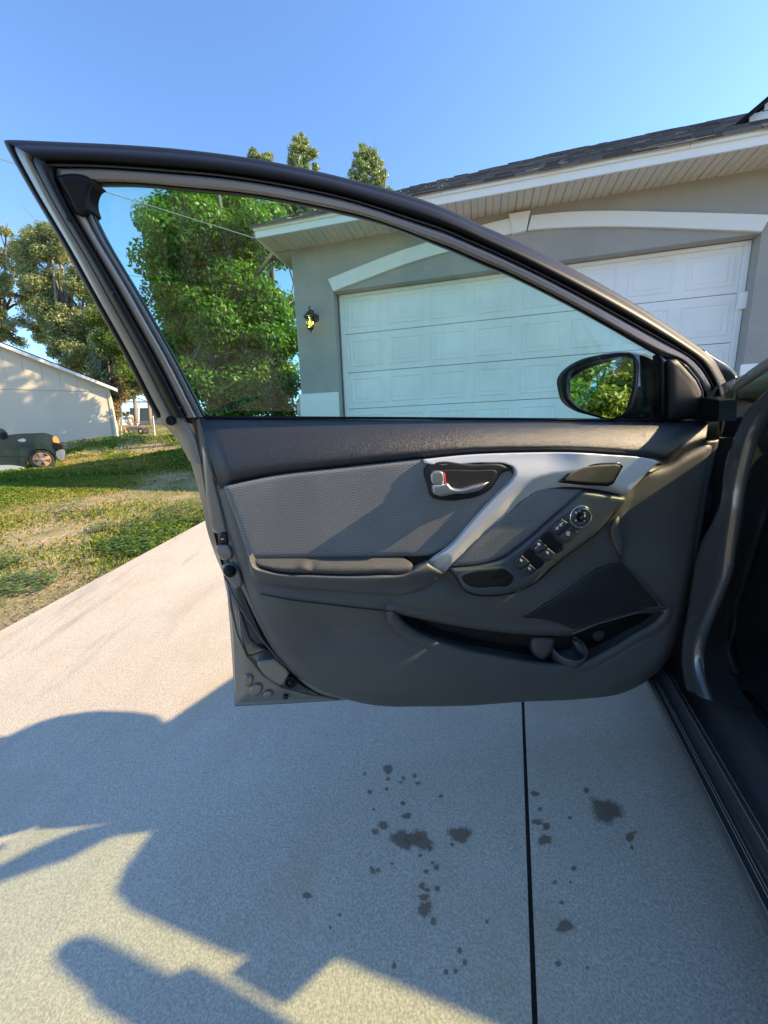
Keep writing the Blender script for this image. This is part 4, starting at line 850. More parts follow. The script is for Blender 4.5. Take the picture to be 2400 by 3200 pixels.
ARU = [(1025,872,1),(1137,827),(1258,781),(1345,754),(1430,727),(1514,701),(1596,681,1)]
ARL = [(1603,727,1),(1500,755),(1412,781),(1282,819),(1137,873),(1041,909,1)]
poly_on_wall(ARU+ARL, 0, .035, 'arch_trim', 'stucco_white')
poly_on_wall([(1591,668,1),(1658,657,1),(1645,720,1),(1602,729,1)], 0, .055, 'keystone', 'stucco_white')
poly_on_wall([(1661,673,1),(1745,664),(1865,659),(2082,662),(2250,666),(2400,671),(2440,673,1),(2400,690,1),(2381,722,1),(2227,716),(2034,709),(1865,707),(1745,711),(1649,718,1)], 0, .035, 'arch_trim', 'stucco_white')
# stepped white base left of the door
s0, zc = Ws(941, 1233); s1, _ = Ws(1061, 1228); _, zs = Ws(940, 1257)
wallbox(sL-.03, op0+.0, zs, zc, 'base_cap', 'stucco_white', 0.001, .035); wallbox(sL-.06, op0+.0, ZB, zs, 'base_band', 'stucco_white', 0.001, .06)
b = MB(); b.box(W(sL-.03, zs, .035), WD*.03, -WN*2, (0, 0, zc-zs)); b.box(W(sL-.06, ZB, .06), WD*.06, -WN*2, (0, 0, zs-ZB)); b.mk('base_return', M['stucco_white'], house)
# garage door: frame, four sections with eight raised panels each
d0, dzt = Ws(1062, 928, -.16); d1, dzt2 = Ws(2346, 750, -.16); dzt = (dzt+dzt2)/2
gd = mk('garage_door', [W(d0-.3, ZB, -.215), W(d1+.3, ZB, -.215), W(d1+.3, dzt+.3, -.215), W(d0-.3, dzt+.3, -.215)], [(0, 1, 2, 3)], M['gdoor'], house)
wallbox(d0-.0, d0+.05, ZB, dzt, 'jamb_moulding', 'vinyl', -.20, -.135, house); wallbox(d1-.05, d1, ZB, dzt, 'jamb_moulding', 'vinyl', -.20, -.135, house); wallbox(d0+.05, d1-.05, dzt-.035, dzt, 'head_moulding', 'vinyl', -.20, -.135, house)
_, j1 = Ws(1600, 991, -.17); _, j2 = Ws(1600, 1125, -.17); _, j3 = Ws(1600, 1251, -.17)
SHt = (j1-j3)/2; print('joints', dzt, j1, j2, j3)
tops = [dzt-.03, j1, j2, j3, j3-SHt]
for k in range(4):
    z1_, z0_ = tops[k]-.004, tops[k+1]+.004
    b = MB(); b.box(W(d0+.052, z0_, -.212), WD*(d1-d0-.104), WN*.040, (0, 0, z1_-z0_)); b.mk('section', M['gdoor'], gd)
    pw = (d1-d0-.104)/8
    for i in range(8):
        a = d0+.052+pw*i+pw*.10; c = a+pw*.80; zb_, zt_ = z0_+.075, (z0_+.075)+(SHt-.008-.15); o = -.172
        q = []
        for ins_, oo in ((0, 0), (.006, .008), (.018, .008), (.030, -.004), (.045, -.004), (.062, .005)):
            q.append([W(a+ins_, zb_+ins_, o+oo), W(c-ins_, zb_+ins_, o+oo), W(c-ins_, zt_-ins_, o+oo), W(a+ins_, zt_-ins_, o+oo)])
        V = [p for r_ in q for p in r_]; mk('door_panel', V, grid_faces(6, 4, True)+[(20, 21, 22, 23)], M['gdoor'], gd)
# doorbell style box on the right jamb
b = MB(); p0 = Ws(2318, 965, -.10); b.box(W(p0[0]-.03, p0[1], -.135), WD*.07, WN*.045, (0, 0, .17)); o = b.mk('sensor_box', M['vinyl'], None, label='small white sensor box fixed beside the right edge of the garage door', cat='sensor box')
# address plaque partly in view
b = MB(); P = [Ws(x, y, .02) for x, y in ((2318,1139),(2362,1139),(2395,1190),(2312,1190))]
pl = thing('address_plaque', 'white plaque with a green leaf mark on the wall at far right', 'plaque', W(P[0][0], P[0][1]-.12, .0))
b.box(W(P[0][0], P[0][1]-.16, .0), WD*.36, WN*.02, (0, 0, .16)); b.mk('plate', M['vinyl'], pl)
b = MB(); a = W(P[0][0]+.13, P[0][1]-.06, .021); b.prism([a, a+WD*.05+np.array([0, 0, .03]), a+WD*.12+np.array([0, 0, .035]), a+WD*.08+np.array([0, 0, .005])], WN*.001); b.mk('leaf_mark', M['lampblack'], pl)
# eaves: fascia (two boards), soffit panels, roof
OV = .45
f0, fz0 = Ws(796, 752, OV); f1, fz1 = Ws(2400, 443, OV); _, ft0 = Ws(796, 716, OV); _, ft1 = Ws(2400, 395, OV); _, fz2 = Ws(1600, 593, OV); _, ft2 = Ws(1600, 551, OV)
FZ = ztop+.0; print('fascia z', fz0, fz2, fz1, ft0, ft2, ft1)
FB = (fz0+fz1+fz2)/3; FTp = (ft0+ft1+ft2)/3; sE = f0; sX = sR+.5
b = MB(); b.box(W(sE, FB, OV-.02), WD*(sX-sE), WN*.02, (0, 0, (FTp-FB)*.62)); b.mk('fascia', M['vinyl'], house)
s_ = sE; k = 0
while s_ < sX:
    e_ = min(sX, s_+2.35); b = MB(); b.box(W(s_+.002, FB+(FTp-FB)*.60, OV), WD*(e_-s_-.004), WN*.022, (0, 0, (FTp-FB)*.40)); b.mk('fascia_cap', M['vinyl'], house); s_ = e_; k += 1
b = MB(); b.box(W(sE, FB, OV), WD*.02, -WN*(7.9+OV), (0, 0, (FTp-FB))); b.mk('fascia', M['vinyl'], house)
ZS = FB+.02
s_ = sE+.02
while s_ < 8.2:
    pw = .165; b = MB(); o1 = OV-.022
    z = ZS
    prof2 = [(0, 0), (.008, .012), (.016, 0), (pw*.5-.006, 0), (pw*.5, .010), (pw*.5+.006, 0), (pw-.002, 0)]
    oo0 = -.0 if s_ > sL-.02 else -.0
    V = []; 
    for o in (o1, oo0):
        for ds, dz in prof2: V.append(W(s_+ds, z+dz, o))
    mk('soffit_panel', V, grid_faces(2, len(prof2)), M['soffit'], house); s_ += pw
o_ = -.02
while o_ > -7.6:
    V = []
    for s2 in (sE+.02, sL):
        for do, dz in ((0, 0), (-.008, .012), (-.016, 0), (-.076, 0), (-.082, .01), (-.088, 0), (-.163, 0)): V.append(W(s2, ZS+dz, o_+do))
    mk('soffit_panel', V, grid_faces(2, 7), M['soffit'], house); o_ -= .165
b = MB(); b.box(W(sE+.01, ZS+.025, -7.9), WD*(sX-sE-.02), WN*(7.9+OV-.03), (0, 0, .02)); b.mk('eave_board', M['roofdeck'], house)
# hip roof deck
PT = .61; zR = FTp-.005; DPT = 4.2
def roofpt(s, r): return W(s, zR+r*PT, OV+.03-r)
deck = [roofpt(sE-.02, 0), roofpt(sX, 0), roofpt(sX, DPT), roofpt(sE+DPT, DPT), W(sE-.02, zR, OV+.03-2*DPT), W(sX, zR, OV+.03-2*DPT)]
mk('roof', deck, [(0, 1, 2, 3), (4, 0, 3), (5, 4, 3, 2)], M['roofdeck'], house)
# shingle tabs, laid course by course with uneven edges
V = []; f = []; tones = []; ex = .125
r = -.02; ci = 0
while r < DPT-.05:
    s_ = sE-.05+max(0, r)*1.0+rng.uniform(-.2, 0); send = sX
    while s_ < send:
        wd = rng.uniform(.12, .34); s2 = min(send, s_+wd); th = rng.choice([.007, .012, .020, .026]); rr = r+rng.uniform(-.006, .006)
        if s2 > sE-.03+max(0, r):
            sa = max(s_, sE-.03+max(0, r)); k = len(V); lift = np.array([0, 0, 1.])
            p = [roofpt(sa, rr), roofpt(s2-.004, rr), roofpt(s2-.004, rr+ex+.05), roofpt(sa, rr+ex+.05)]
            V += [p[0]+lift*(.002+th), p[1]+lift*(.002+th), p[2]+lift*.004, p[3]+lift*.004, p[0]-lift*.006, p[1]-lift*.006]
            f += [(k, k+1, k+2, k+3), (k+4, k+5, k+1, k), (k+1, k+5, k+2, k+2)[:3], (k+4, k, k+3)]
            tn = rng.uniform(.55, 1.5); tones += [[tn*1.0, tn*.97, tn*.94]]*6
        s_ = s2
    r += ex; ci += 1
mk('shingles', V, f, M['shingle'], house, kind='stuff', col=np.array(tones))
# side hip face shingles (narrow view from the left)
# small sided gable dormer at far right

rn = nrm(np.cross(WD, roofpt(0, 1)-roofpt(0, 0))); D0 = onplane(2322, 392, roofpt(0, 0), rn); b = MB()
b.prism([D0, D0+WD*2.4, D0+WD*2.4+np.array([0, 0, .1]), D0+WD*1.2+np.array([0, 0, .85])], -WN*2.2); 
dm = thing('gable', 'x', 'x', D0); bpy.data.objects.remove(dm); WL.pop('gable', None)
gb = mk('gable', b.v, b.f, M['vinyl'], house)
for q in range(9):
    b = MB(); zz = q*.09; hw = 1.2*(1-zz/.86)-.04
    if hw > .05: b.box(D0+WD*(1.2-hw)+WN*.012+np.array([0, 0, zz]), WD*2*hw, WN*.012, (0, 0, .08)); b.mk('siding_board', M['vinyl'], gb)
b = MB(); b.box(D0+WD*-.12+WN*.12+np.array([0, 0, -.07]), WD*1.32+np.array([0, 0, .98]), -WN*2.4, (0, 0, .04)); b.box(D0+WD*2.52+WN*.12+np.array([0, 0, -.07]), -WD*1.32+np.array([0, 0, .98]), -WN*2.4, (0, 0, .04)); b.mk('gable_roof', M['shingle'], gb)
# wall lantern, lit
lp, lz = Ws(969, 1000, .12)
lan = thing('wall_lantern', 'black wall lantern with a glowing amber bulb left of the garage door', 'lantern', W(lp, lz, 0))
c0 = W(lp, lz, .12)
b = MB(); b.lathe(c0+np.array([0, 0, .035]), (0, 0, 1), [(.085, 0), (.088, .006), (.062, .03), (.045, .06), (.02, .075), (.008, .08), (.007, .10), (.013, .115), (.006, .14), (0, .15)], 18); b.mk('lamp_roof', M['lampblack'], lan, smooth=True)
b = MB()
for a in np.arange(0, 2*PI, PI/3):
    d = WD*math.cos(a)+WN*math.sin(a); b.tube([c0+d*.068+np.array([0, 0, .035]), c0+d*.038+np.array([0, 0, -.105])], .0045, 5)
b.lathe(c0+np.array([0, 0, -.105]), (0, 0, -1), [(.042, 0), (.04, .01), (.018, .025), (.008, .03), (.012, .045), (0, .06)], 14); b.mk('lamp_cage', M['lampblack'], lan, smooth=True)
b = MB(); b.lathe(c0+np.array([0, 0, -.085]), (0, 0, 1), [(0, 0), (.016, .0), (.022, .03), (.02, .06), (.008, .10), (0, .11)], 12); b.mk('bulb', M['glow'], lan, smooth=True)
b = MB(); b.lathe(c0+np.array([0, 0, .032]), (0, 0, -1), [(.064, 0), (.036, .135)], 12); b.mk('lamp_glass', M['windshield'], lan, smooth=True)
b = MB(); b.lathe(W(lp+.03, lz+.05, .005), WN, [(.055, 0), (.05, .015), (0, .02)], 14); b.tube([W(lp+.03, lz+.07, .01), W(lp+.02, lz+.13, .05), W(lp+.01, lz+.13, .10), W(lp, lz+.09, .12)], .011, 8); b.mk('lamp_arm', M['lampblack'], lan, smooth=True)
ld = bpy.data.lights.new('lantern_light', 'POINT'); ld.energy = .5; ld.color = (1, .55, .2); ld.shadow_soft_size = .03
lo = bpy.data.objects.new('lantern_light', ld); S.collection.objects.link(lo); lo.parent = lan; lo.location = Vector(c0-WL[lan.name]+np.array([0, 0, -.03])+WN*.055)
###BG

# ---------------------------------------------------------------- vegetation
def leaves(centres, radii, n, size, flat=.0, shell=.55, seed=1):
    r_ = np.random.default_rng(seed); C_ = np.array(centres, float); Rr = np.array(radii, float); Rr = Rr if Rr.ndim == 2 else np.stack([Rr]*3, 1)
    wgt = (Rr[:, 0]*Rr[:, 1]*Rr[:, 2])**(2/3); idx = r_.choice(len(C_), n, p=wgt/wgt.sum())
    d = r_.normal(size=(n, 3)); d /= np.linalg.norm(d, axis=1)[:, None]; rad = shell+(1.08-shell)*r_.random(n)**.7
    P = C_[idx]+d*Rr[idx]*rad[:, None]
    nrm_ = d*.6+r_.normal(size=(n, 3))*.55+np.array([0, 0, .35]); nrm_ /= np.linalg.norm(nrm_, axis=1)[:, None]
    t = np.cross(nrm_, r_.normal(size=(n, 3))); t /= np.linalg.norm(t, axis=1)[:, None]; b_ = np.cross(nrm_, t)
    s = size*(.6+.8*r_.random(n)); t = t*s[:, None]; b_ = b_*s[:, None]*.5
    V = np.stack([P-t, P+b_-t*.1, P+t, P-b_-t*.1], 1).reshape(-1, 3); Fc = np.arange(n*4).reshape(n, 4)
    tn = .5+1.0*r_.random(n); yl = r_.random(n)
    col = np.stack([tn*(.8+.6*yl), tn, tn*(.7+.3*r_.random(n))], 1); col = np.repeat(col, 4, 0)
    return V, Fc, col
def clumps(c, rx, ry, rz, n, r0, r1, seed=0, bias=.35):
    r_ = np.random.default_rng(seed); C_ = []; R_ = []
    for i in range(n):
        d = r_.normal(size=3); d /= np.linalg.norm(d); k = bias+(1-bias)*r_.random()**.5; C_.append(np.array(c)+d*np.array([rx, ry, rz])*k); q = r_.uniform(r0, r1); R_.append((q, q, q*.75))
    return C_, R_
def tree(name, label, base, cl, nleaf, size, lmat, bmat='bark', trunk_r=.18, seed=1, group=None, cat='tree', limbs=14, shell=.35, top=None, parentname=None):
    t = thing(name, label, cat, base, group); C_, R_ = cl; C_ = np.array(C_)
    cen = C_.mean(0); r_ = np.random.default_rng(seed+50); b = MB(); base = np.array(base, float)
    hub = base+(cen-base)*.45; tp = np.array([hub[0], hub[1], C_[:, 2].max()-.6]) if top is None else np.array(top)
    mid = base*.5+hub*.5+np.array([trunk_r, 0, 0]); b.tube([base-np.array([0, 0, .2]), mid, hub, (hub+tp)/2+np.array([.2, 0, 0]), tp], [trunk_r*1.25, trunk_r, trunk_r*.8, trunk_r*.45, trunk_r*.1], 9)
    order = r_.permutation(len(C_))[:limbs]
    for i in order:
        e = C_[i]; s = hub+(tp-hub)*r_.random()*.6; k = s*.5+e*.5+r_.normal(size=3)*.12*np.linalg.norm(e-s)+np.array([0, 0, .1*np.linalg.norm(e-s)])
        b.tube([s, k, e, e+(e-k)*.35], [trunk_r*.38, trunk_r*.25, trunk_r*.12, trunk_r*.03], 6)
        for q in range(2):
            e2 = e+r_.normal(size=3)*R_[i][0]; b.tube([k*.4+e*.6, (e+e2)/2, e2], [trunk_r*.12, trunk_r*.07, trunk_r*.02], 5)
    b.mk('trunk', M[bmat], t, smooth=True)
    V, Fc, col = leaves(C_, R_, nleaf, size, seed=seed, shell=shell); mk('crown', V, Fc, M[lmat], t, col=col)
    return t
def from_px(P):
    "[(x, y, D, r)] -> clump centres and radii"
    return [dep(x, y, D) for x, y, D, r in P], [(r, r, r*.8) for x, y, D, r in P]
def fillpx(poly, D0, D1, n, r0, r1, seed):
    r_ = np.random.default_rng(seed); B = cr([(*p, 1) for p in poly], 30); x0, y0 = B.min(0); x1, y1 = B.max(0); P = []
    while len(P) < n:
        q = np.stack([r_.uniform(x0, x1, n), r_.uniform(y0, y1, n)], 1); q = q[inside(q, B)]
        for a in q:
            if len(P) < n: P.append((a[0], a[1], r_.uniform(D0, D1), r_.uniform(r0, r1)))
    return from_px(P)
# big bright green tree left of the house
base = np.array([-3.4, 9.4, float(G(-3.4, 9.4))])
cl = fillpx([(480,600),(540,590),(700,620),(820,640),(880,700),(920,760),(925,1290),(640,1290),(560,1150),(500,1010),(480,900),(460,830),(440,730)], 8.3, 10.6, 150, .32, .6, 3)
tree('broadleaf_tree', 'dense bright green tree rising between the lawn and the house corner', base, cl, 150000, .05, 'leaf', seed=11, shell=.2, limbs=20)
# taller pale trees behind the roof
for i, (poly, lb, n) in enumerate([
    ([(905,560),(900,500),(925,430),(945,410),(960,440),(985,480),(990,540),(1000,600),(960,690),(880,690),(860,600)], 'tall narrow pale olive tree above the door frame, left of the pair', 50),
    ([(1095,600),(1100,520),(1110,470),(1135,442),(1150,470),(1180,480),(1205,530),(1200,590),(1250,600),(1240,680),(1100,690)], 'broader pale olive tree above the door frame nearest the roof slope', 60),
    ([(785,500),(795,465),(815,480),(845,490),(850,560),(790,560)], 'pale olive treetop showing low over the door frame, left of the pair', 20)]):
    D = 15+i*.6; C_, R_ = fillpx(poly, D, D+1.2, n*3, .09, .24, 20+i); c = np.mean(C_, 0); bx = (c[0], c[1], float(G(c[0], c[1])))
    tree('slender_tree', lb, bx, (C_, R_), 22000, .05, 'leaf_pine', seed=30+i, group=None, limbs=16, trunk_r=.12, shell=.1)
C_, R_ = fillpx([(880,640),(1000,640),(1010,700),(900,740),(860,700)], 12.5, 13.5, 26, .3, .5, 29); c = np.mean(C_, 0)
tree('undergrowth_tree', 'small loose tree seen through the glass just over the eave corner', (c[0], c[1], float(G(c[0], c[1]))), (C_, R_), 9000, .06, 'leaf_pine', seed=41, limbs=10, trunk_r=.08)
# oaks on the left
for i, (poly, D, lb, n, nl, lm) in enumerate([
    ([(-250,700),(-60,640),(10,700),(80,790),(150,840),(190,960),(180,1080),(60,1080),(-250,1020)], 30, 'spreading oak over the neighbour roof, leftmost in view', 60, 34000, 'leaf_oak'),
    ([(70,720),(150,705),(230,760),(290,850),(350,950),(340,1100),(330,1180),(230,1150),(160,1100),(80,900)], 27, 'open crowned oak behind the garage gable with bare forked limbs', 60, 34000, 'leaf_oak'),
    ([(300,1060),(390,1030),(470,1120),(485,1215),(400,1232),(350,1225),(300,1180)], 24, 'shadowy oak with hanging grey moss behind the chain link fence', 40, 16000, 'leaf_oak'),
    ([(380,1000),(480,1040),(600,1180),(640,1250),(540,1235),(430,1180)], 34, 'pale tree far behind the screened patio', 30, 10000, 'leaf_oak')]):
    C_, R_ = fillpx(poly, D, D+3, n*3, .35, .85, 50+i); c = np.mean(C_, 0); ox = c[0]-(3.4 if i == 2 else 0); bx = (ox, c[1], float(G(ox, c[1])))
    tree('oak_tree', lb, bx, (C_, R_), nl*3, .085, lm, 'bark2', trunk_r=.35, seed=60+i, limbs=40, shell=.0)
C_, R_ = fillpx([(300,890),(350,880),(400,1000),(440,1100),(460,1180),(400,1180),(330,1080),(270,980)], 21.5, 23, 34, .5, .8, 71); c = np.mean(C_, 0)
tree('bright_shrub_tree', 'yellow green leafy tree beside the door frame, above the neighbour roof end', (c[0]-1.7, c[1], float(G(c[0]-1.7, c[1]))), (C_, R_), 14000, .08, 'leaf_y', seed=72, limbs=12, trunk_r=.09)
C_, R_ = clumps((-7.6, 18.9, 5.4), 2.4, 1.6, 1.9, 40, .25, .6, 77)
tree('shade_tree', 'loose leaved tree hidden behind the bright green tree, shading the neighbour wall', (-7.6, 18.9, float(G(-7.6, 18.9))), (C_, R_), 15000, .09, 'leaf_oak', seed=78, limbs=16, trunk_r=.12, shell=.1)
# hanging moss
C_, R_ = fillpx([(345,1190),(385,1180),(388,1240),(372,1300),(350,1290)], 22.8, 23.6, 16, .2, .35, 81)
V, Fc, col = leaves(C_, [(a, a, a*2.2) for a, _, _ in R_], 5000, .07, seed=5); mk('hanging_moss', V, Fc, M['moss'], None, kind='stuff', col=col, label='brown grey moss hanging from the oak branches near the fence')
# trees far behind the camera (seen in the mirror) and hedge line
for i, (x, y, h_, rx, lb, lm) in enumerate([(-5.5, -17, 7.5, 3.8, 'large oak across the street seen in the door mirror', 'leaf_oak'), (-6.5, -12, 4.2, 3.0, 'leafy green bush tree seen low in the door mirror', 'leaf_y'), (-2.6, -12.5, 4.4, 2.8, 'second leafy bush tree seen in the door mirror at right', 'leaf_y')]):
    z = -.72; C_, R_ = clumps((x, y, z+h_), rx, rx*.8, h_*.45, 45, .4, .9, 90+i)
    tree('street_tree', lb, (x, y, z), (C_, R_), 34000, .10, lm, 'bark2', seed=95+i, trunk_r=.25, limbs=20, shell=.2)

# ---------------------------------------------------------------- neighbour's garage
A_ = dep(0, 1209, 16.9); B_ = dep(335, 1218, 19.); gd_ = nrm((B_-A_)*np.array([1, 1, 0])); gn = nrm(np.array([gd_[1], -gd_[0], 0]))
def GP(x, y, o=0.): return onplane(x, y, B_+gn*o, gn)
nb = thing('neighbour_garage', 'beige neighbour building with a sloping gable edge and tree shadows on its wall', 'building', GP(366, 1369))
def gs(x, y): p = GP(x, y)-B_; return float(p@gd_), p[2]
zBand = (GP(0, 1209)[2]+GP(335, 1219)[2])/2; sr = gs(345, 1240)[0]; r0 = gs(0, 1075); r1 = gs(366, 1218)
sl_ = (r1[1]-r0[1])/(r1[0]-r0[0])
def GQ(s, z, o=0.): return B_*np.array([1, 1, 0])+gd_*s+gn*o+np.array([0, 0, z])
def rake(s): return r1[1]+B_[2]*0+(s-r1[0])*sl_+B_[2]
zB0 = zBand
b = MB(); b.box(GQ(-16, .0), gd_*(16+sr), -gn*.2, (0, 0, zBand-.09)); b.mk('block_wall', M['beige'], nb)
b = MB(); b.box(GQ(-16, zBand-.09, .0), gd_*(16+sr+.02), gn*.03, (0, 0, .16)); b.mk('band_board', M['beige2'], nb)
b = MB(); b.box(GQ(sr-.1, 0, .005), gd_*.1, gn*.03, (0, 0, zBand-.1)); b.mk('corner_board', M['beige2'], nb)
s_ = sr
while s_ > -14:
    w_ = .62; s0_ = s_-w_+.007; za = rake(s0_)-.1; zb_ = rake(s_)-.1; zl = zBand+.072
    if za > zl+.02:
        zb_ = max(zb_, zl+.01); b = MB(); b.prism([GQ(s0_, zl), GQ(s_, zl), GQ(s_, zb_), GQ(s0_, za)], -gn*.03); b.mk('siding_panel', M['beige2'], nb)
    s_ -= w_
mk('gable_backing', [GQ(-14, zBand, -.04), GQ(sr, zBand, -.04), GQ(sr, rake(sr)-.1, -.04), GQ(-14, rake(-14)-.1, -.04)], [(0, 1, 2, 3)], M['roofdeck'], nb)
b = MB(); p0 = GQ(-14, rake(-14)-.12, .30); p1 = GQ(r1[0]+.02, rake(r1[0]+.02)-.12, .30); b.box(p0, p1-p0, -gn*.03, (0, 0, .15)); b.mk('rake_board', M['screen'], nb)
b = MB(); b.box(p0+np.array([0, 0, .155]), p1-p0, -gn*8, (0, 0, .05)); b.mk('roof', M['shingle'], nb)
b = MB(); b.box(p0+np.array([0, 0, 0.01])-gn*.03, p1-p0, -gn*.3, (0, 0, .02)); b.mk('soffit', M['screen'], nb)
b = MB(); b.box(GQ(sr-.2, 0, 0), gd_*.2, -gn*8, (0, 0, zBand-.02)); b.mk('side_wall', M['beige'], nb)
# unseen shade_tree, placed behind the green tree, throws the leaf shadows on that wall
# ---------------------------------------------------------------- pickup truck
TD = 14.0; TC = dep(100, 1410, TD); tn_ = nrm(np.array([.66, -.72, 0])); tx = np.array([-tn_[1], tn_[0], 0]); tx = tx if tx[0] > 0 else -tx
def TP(x, y, o=0.): return onplane(x, y, TC+tn_*o, tn_)
tr = thing('pickup_truck', 'dark green pickup truck with bronze wheel parked on the grass at far left', 'truck', TP(131, 1468))
def tpoly(P, o0, o1, nm, mat, par=tr, step=6):
    C_ = cr(P, step); pts = [TP(x, y, o1) for x, y in C_]; b = MB(); b.prism(pts, -tn_*(o1-o0)); return b.mk(nm, M[mat], par)
wc = (131, 1436)
arch = [(86,1450,1),(86,1428),(97,1412),(115,1404),(135,1403),(155,1408),(170,1422),(178,1437,1)]
tpoly([(-330,1365,1),(-120,1362),(-60,1362),(0,1364,1),(45,1357),(100,1354),(150,1355),(168,1362,1),(178,1385),(182,1396),(192,1400),(197,1412),(190,1436,1)]+arch[::-1]+[(80,1462,1),(0,1470),(-330,1500,1)], -1.9, 0, 'body', 'truck')
arc = np.array([p[:2] for p in arch], float); cen_ = np.array(wc); big = [tuple(cen_+(p-cen_)*1.07) for p in arc]
tpoly([(*p, 1) for p in big]+[(*p, 1) for p in arc[::-1]], .0, .035, 'arch_lip', 'truck')
tpoly([(-300,1290,1),(-110,1285),(-60,1295),(-20,1330),(20,1352),(20,1362,1),(-300,1366,1)], -1.75, -.12, 'cab', 'truck')
tpoly([(-120,1300,1),(-66,1304),(-30,1335),(-12,1352,1),(-120,1358,1)], -.13, -.10, 'side_window', 'gloss')
tpoly([(0,1355),(18,1352),(24,1366),(16,1372),(2,1370)], .0, .14, 'wing_mirror', 'rubber')
tpoly([(166,1365),(174,1363),(184,1386),(172,1387)], .0, .012, 'headlight', 'lens_amber')
tpoly([(164,1386),(192,1390),(198,1404),(180,1412),(166,1398)], .0, .02, 'bumper_corner', 'rubber')
tpoly([(176,1412),(202,1406),(204,1422),(196,1438),(182,1434)], .0, .03, 'bumper', 'galv')
tpoly([(-200,1500,1),(-200,1494,1),(70,1459),(78,1461),(76,1464),(-60,1482)], .04, .20, 'step_bar', 'alu')
tpoly([(54,1376),(60,1373),(80,1373),(81,1377),(60,1379)], .0, .008, 'badge', 'alu')
tpoly([(-150,1428,1),(90,1424,1),(90,1427,1),(-150,1432,1)], .0, .006, 'body_crease', 'gloss')
tpoly([(48,1364,1),(50,1364,1),(60,1420,1),(58,1460,1),(56,1460,1),(58,1420,1)], .0, .004, 'door_gap', 'gloss')
wcen = TP(*wc, -.02); R_t = .40
wh = mk('wheel', [tuple(wcen-tn_*.1), tuple(wcen-tn_*.11), tuple(wcen-tn_*.1+tx*.01)], [(0, 1, 2)], M['tyre'], tr)
b = MB(); b.lathe(wcen-tn_*.22, tn_, [(.2, 0), (.37, .0), (R_t, .03), (R_t, .19), (.385, .215), (.35, .235), (.28, .235), (.24, .2)], 30); b.mk('tyre', M['tyre'], wh, smooth=True)
b = MB(); b.lathe(wcen, tn_, [(.262, -.02), (.262, .012), (.245, .014), (.232, -.01), (.225, -.05), (0, -.05)], 30)
for k in range(5):
    a = 2*PI*k/5+.3; d = tx*math.cos(a)+np.array([0, 0, math.sin(a)]); e = tx*-math.sin(a)+np.array([0, 0, math.cos(a)])
    b.prism([wcen+d*.05-e*.045, wcen+d*.24-e*.07, wcen+d*.24+e*.07, wcen+d*.05+e*.045], tn_*.012)
b.mk('rim', M['rim'], wh)
b = MB(); b.lathe(wcen, tn_, [(.07, -.03), (.065, .02), (.04, .03), (0, .03)], 16); b.mk('hub_cap', M['alu'], wh, smooth=True)
# ---------------------------------------------------------------- fence, patio screen, person, toy quad
fz = 23.5
fn = thing('chain_link_fence', 'grey chain link fence with a crooked rail by the neighbour building', 'fence', dep(372, 1372, fz))
def seg_(P, r, nm, mat, par):
    b = MB(); b.tube(P, r, 6); return b.mk(nm, M[mat], par)
for x, y0, y1, tl in ((372, 1310, 1385, 0), (386, 1330, 1400, 8), (488, 1300, 1392, 10)):
    seg_([dep(x, y1, fz), dep(x-tl, y0, fz)], .035, 'post', 'galv', fn)
seg_([dep(360, 1320, fz), dep(440, 1318, fz+1), dep(545, 1312, fz+2)], .022, 'rail', 'galv', fn)
b = MB(); 
for k in range(44):
    a = dep(366, 1320, fz); c = dep(366, 1392, fz); e0 = dep(545, 1313, fz+2); e1 = dep(545, 1382, fz+2)
    for s_ in (0, 1):
        t0 = k/44; t1 = t0+(.09 if s_ else -.09); 
        if 0 <= t1 <= 1: b.tube([a*(1-t0)+e0*t0, c*(1-t1)+e1*t1], .005, 3, caps=False)
o = b.mk('mesh_wire', M['galv'], fn, kind='stuff')
b = MB(); p0 = dep(370, 1332, fz-.3); p1 = dep(490, 1335, fz+.5); b.box(p0, p1-p0, (0, -.05, 0), (0, 0, .09)); b.mk('board', M['wood'], None, label='long weathered plank leaning across the chain link fence', cat='plank')
b = MB(); b.tube([dep(388, 1335, fz-.2), dep(408, 1382, fz-.9)], .04, 5); b.mk('prop', M['wood'], None, label='slanting wooden prop under the left end of the plank', cat='plank')
lz_ = 33.
la = thing('patio_enclosure', 'white framed screened patio behind the fence', 'patio enclosure', dep(430, 1325, lz_))
for P in ([(378,1255),(378,1325)],[(392,1255),(392,1325)],[(433,1255),(433,1325)],[(520,1255),(520,1325)],[(375,1255),(560,1257)],[(420,1240),(470,1257)],[(415,1225),(500,1250)],[(378,1255),(425,1222)]):
    seg_([dep(*P[0], lz_), dep(*P[1], lz_)], .07, 'frame_bar', 'screen', la)
p0 = dep(404, 1275, lz_+.3); p1 = dep(560, 1275, lz_+.3); q = dep(404, 1330, lz_+.3)
n_ = 8
for k in range(n_):
    b = MB(); a = p0+(p1-p0)*k/n_; b.box(a-np.array([0, 0, p0[2]-q[2]]), (p1-p0)/n_*.97, (0, .05, 0), (0, 0, p0[2]-q[2])); b.mk('wall_panel', M['panelw'], la)
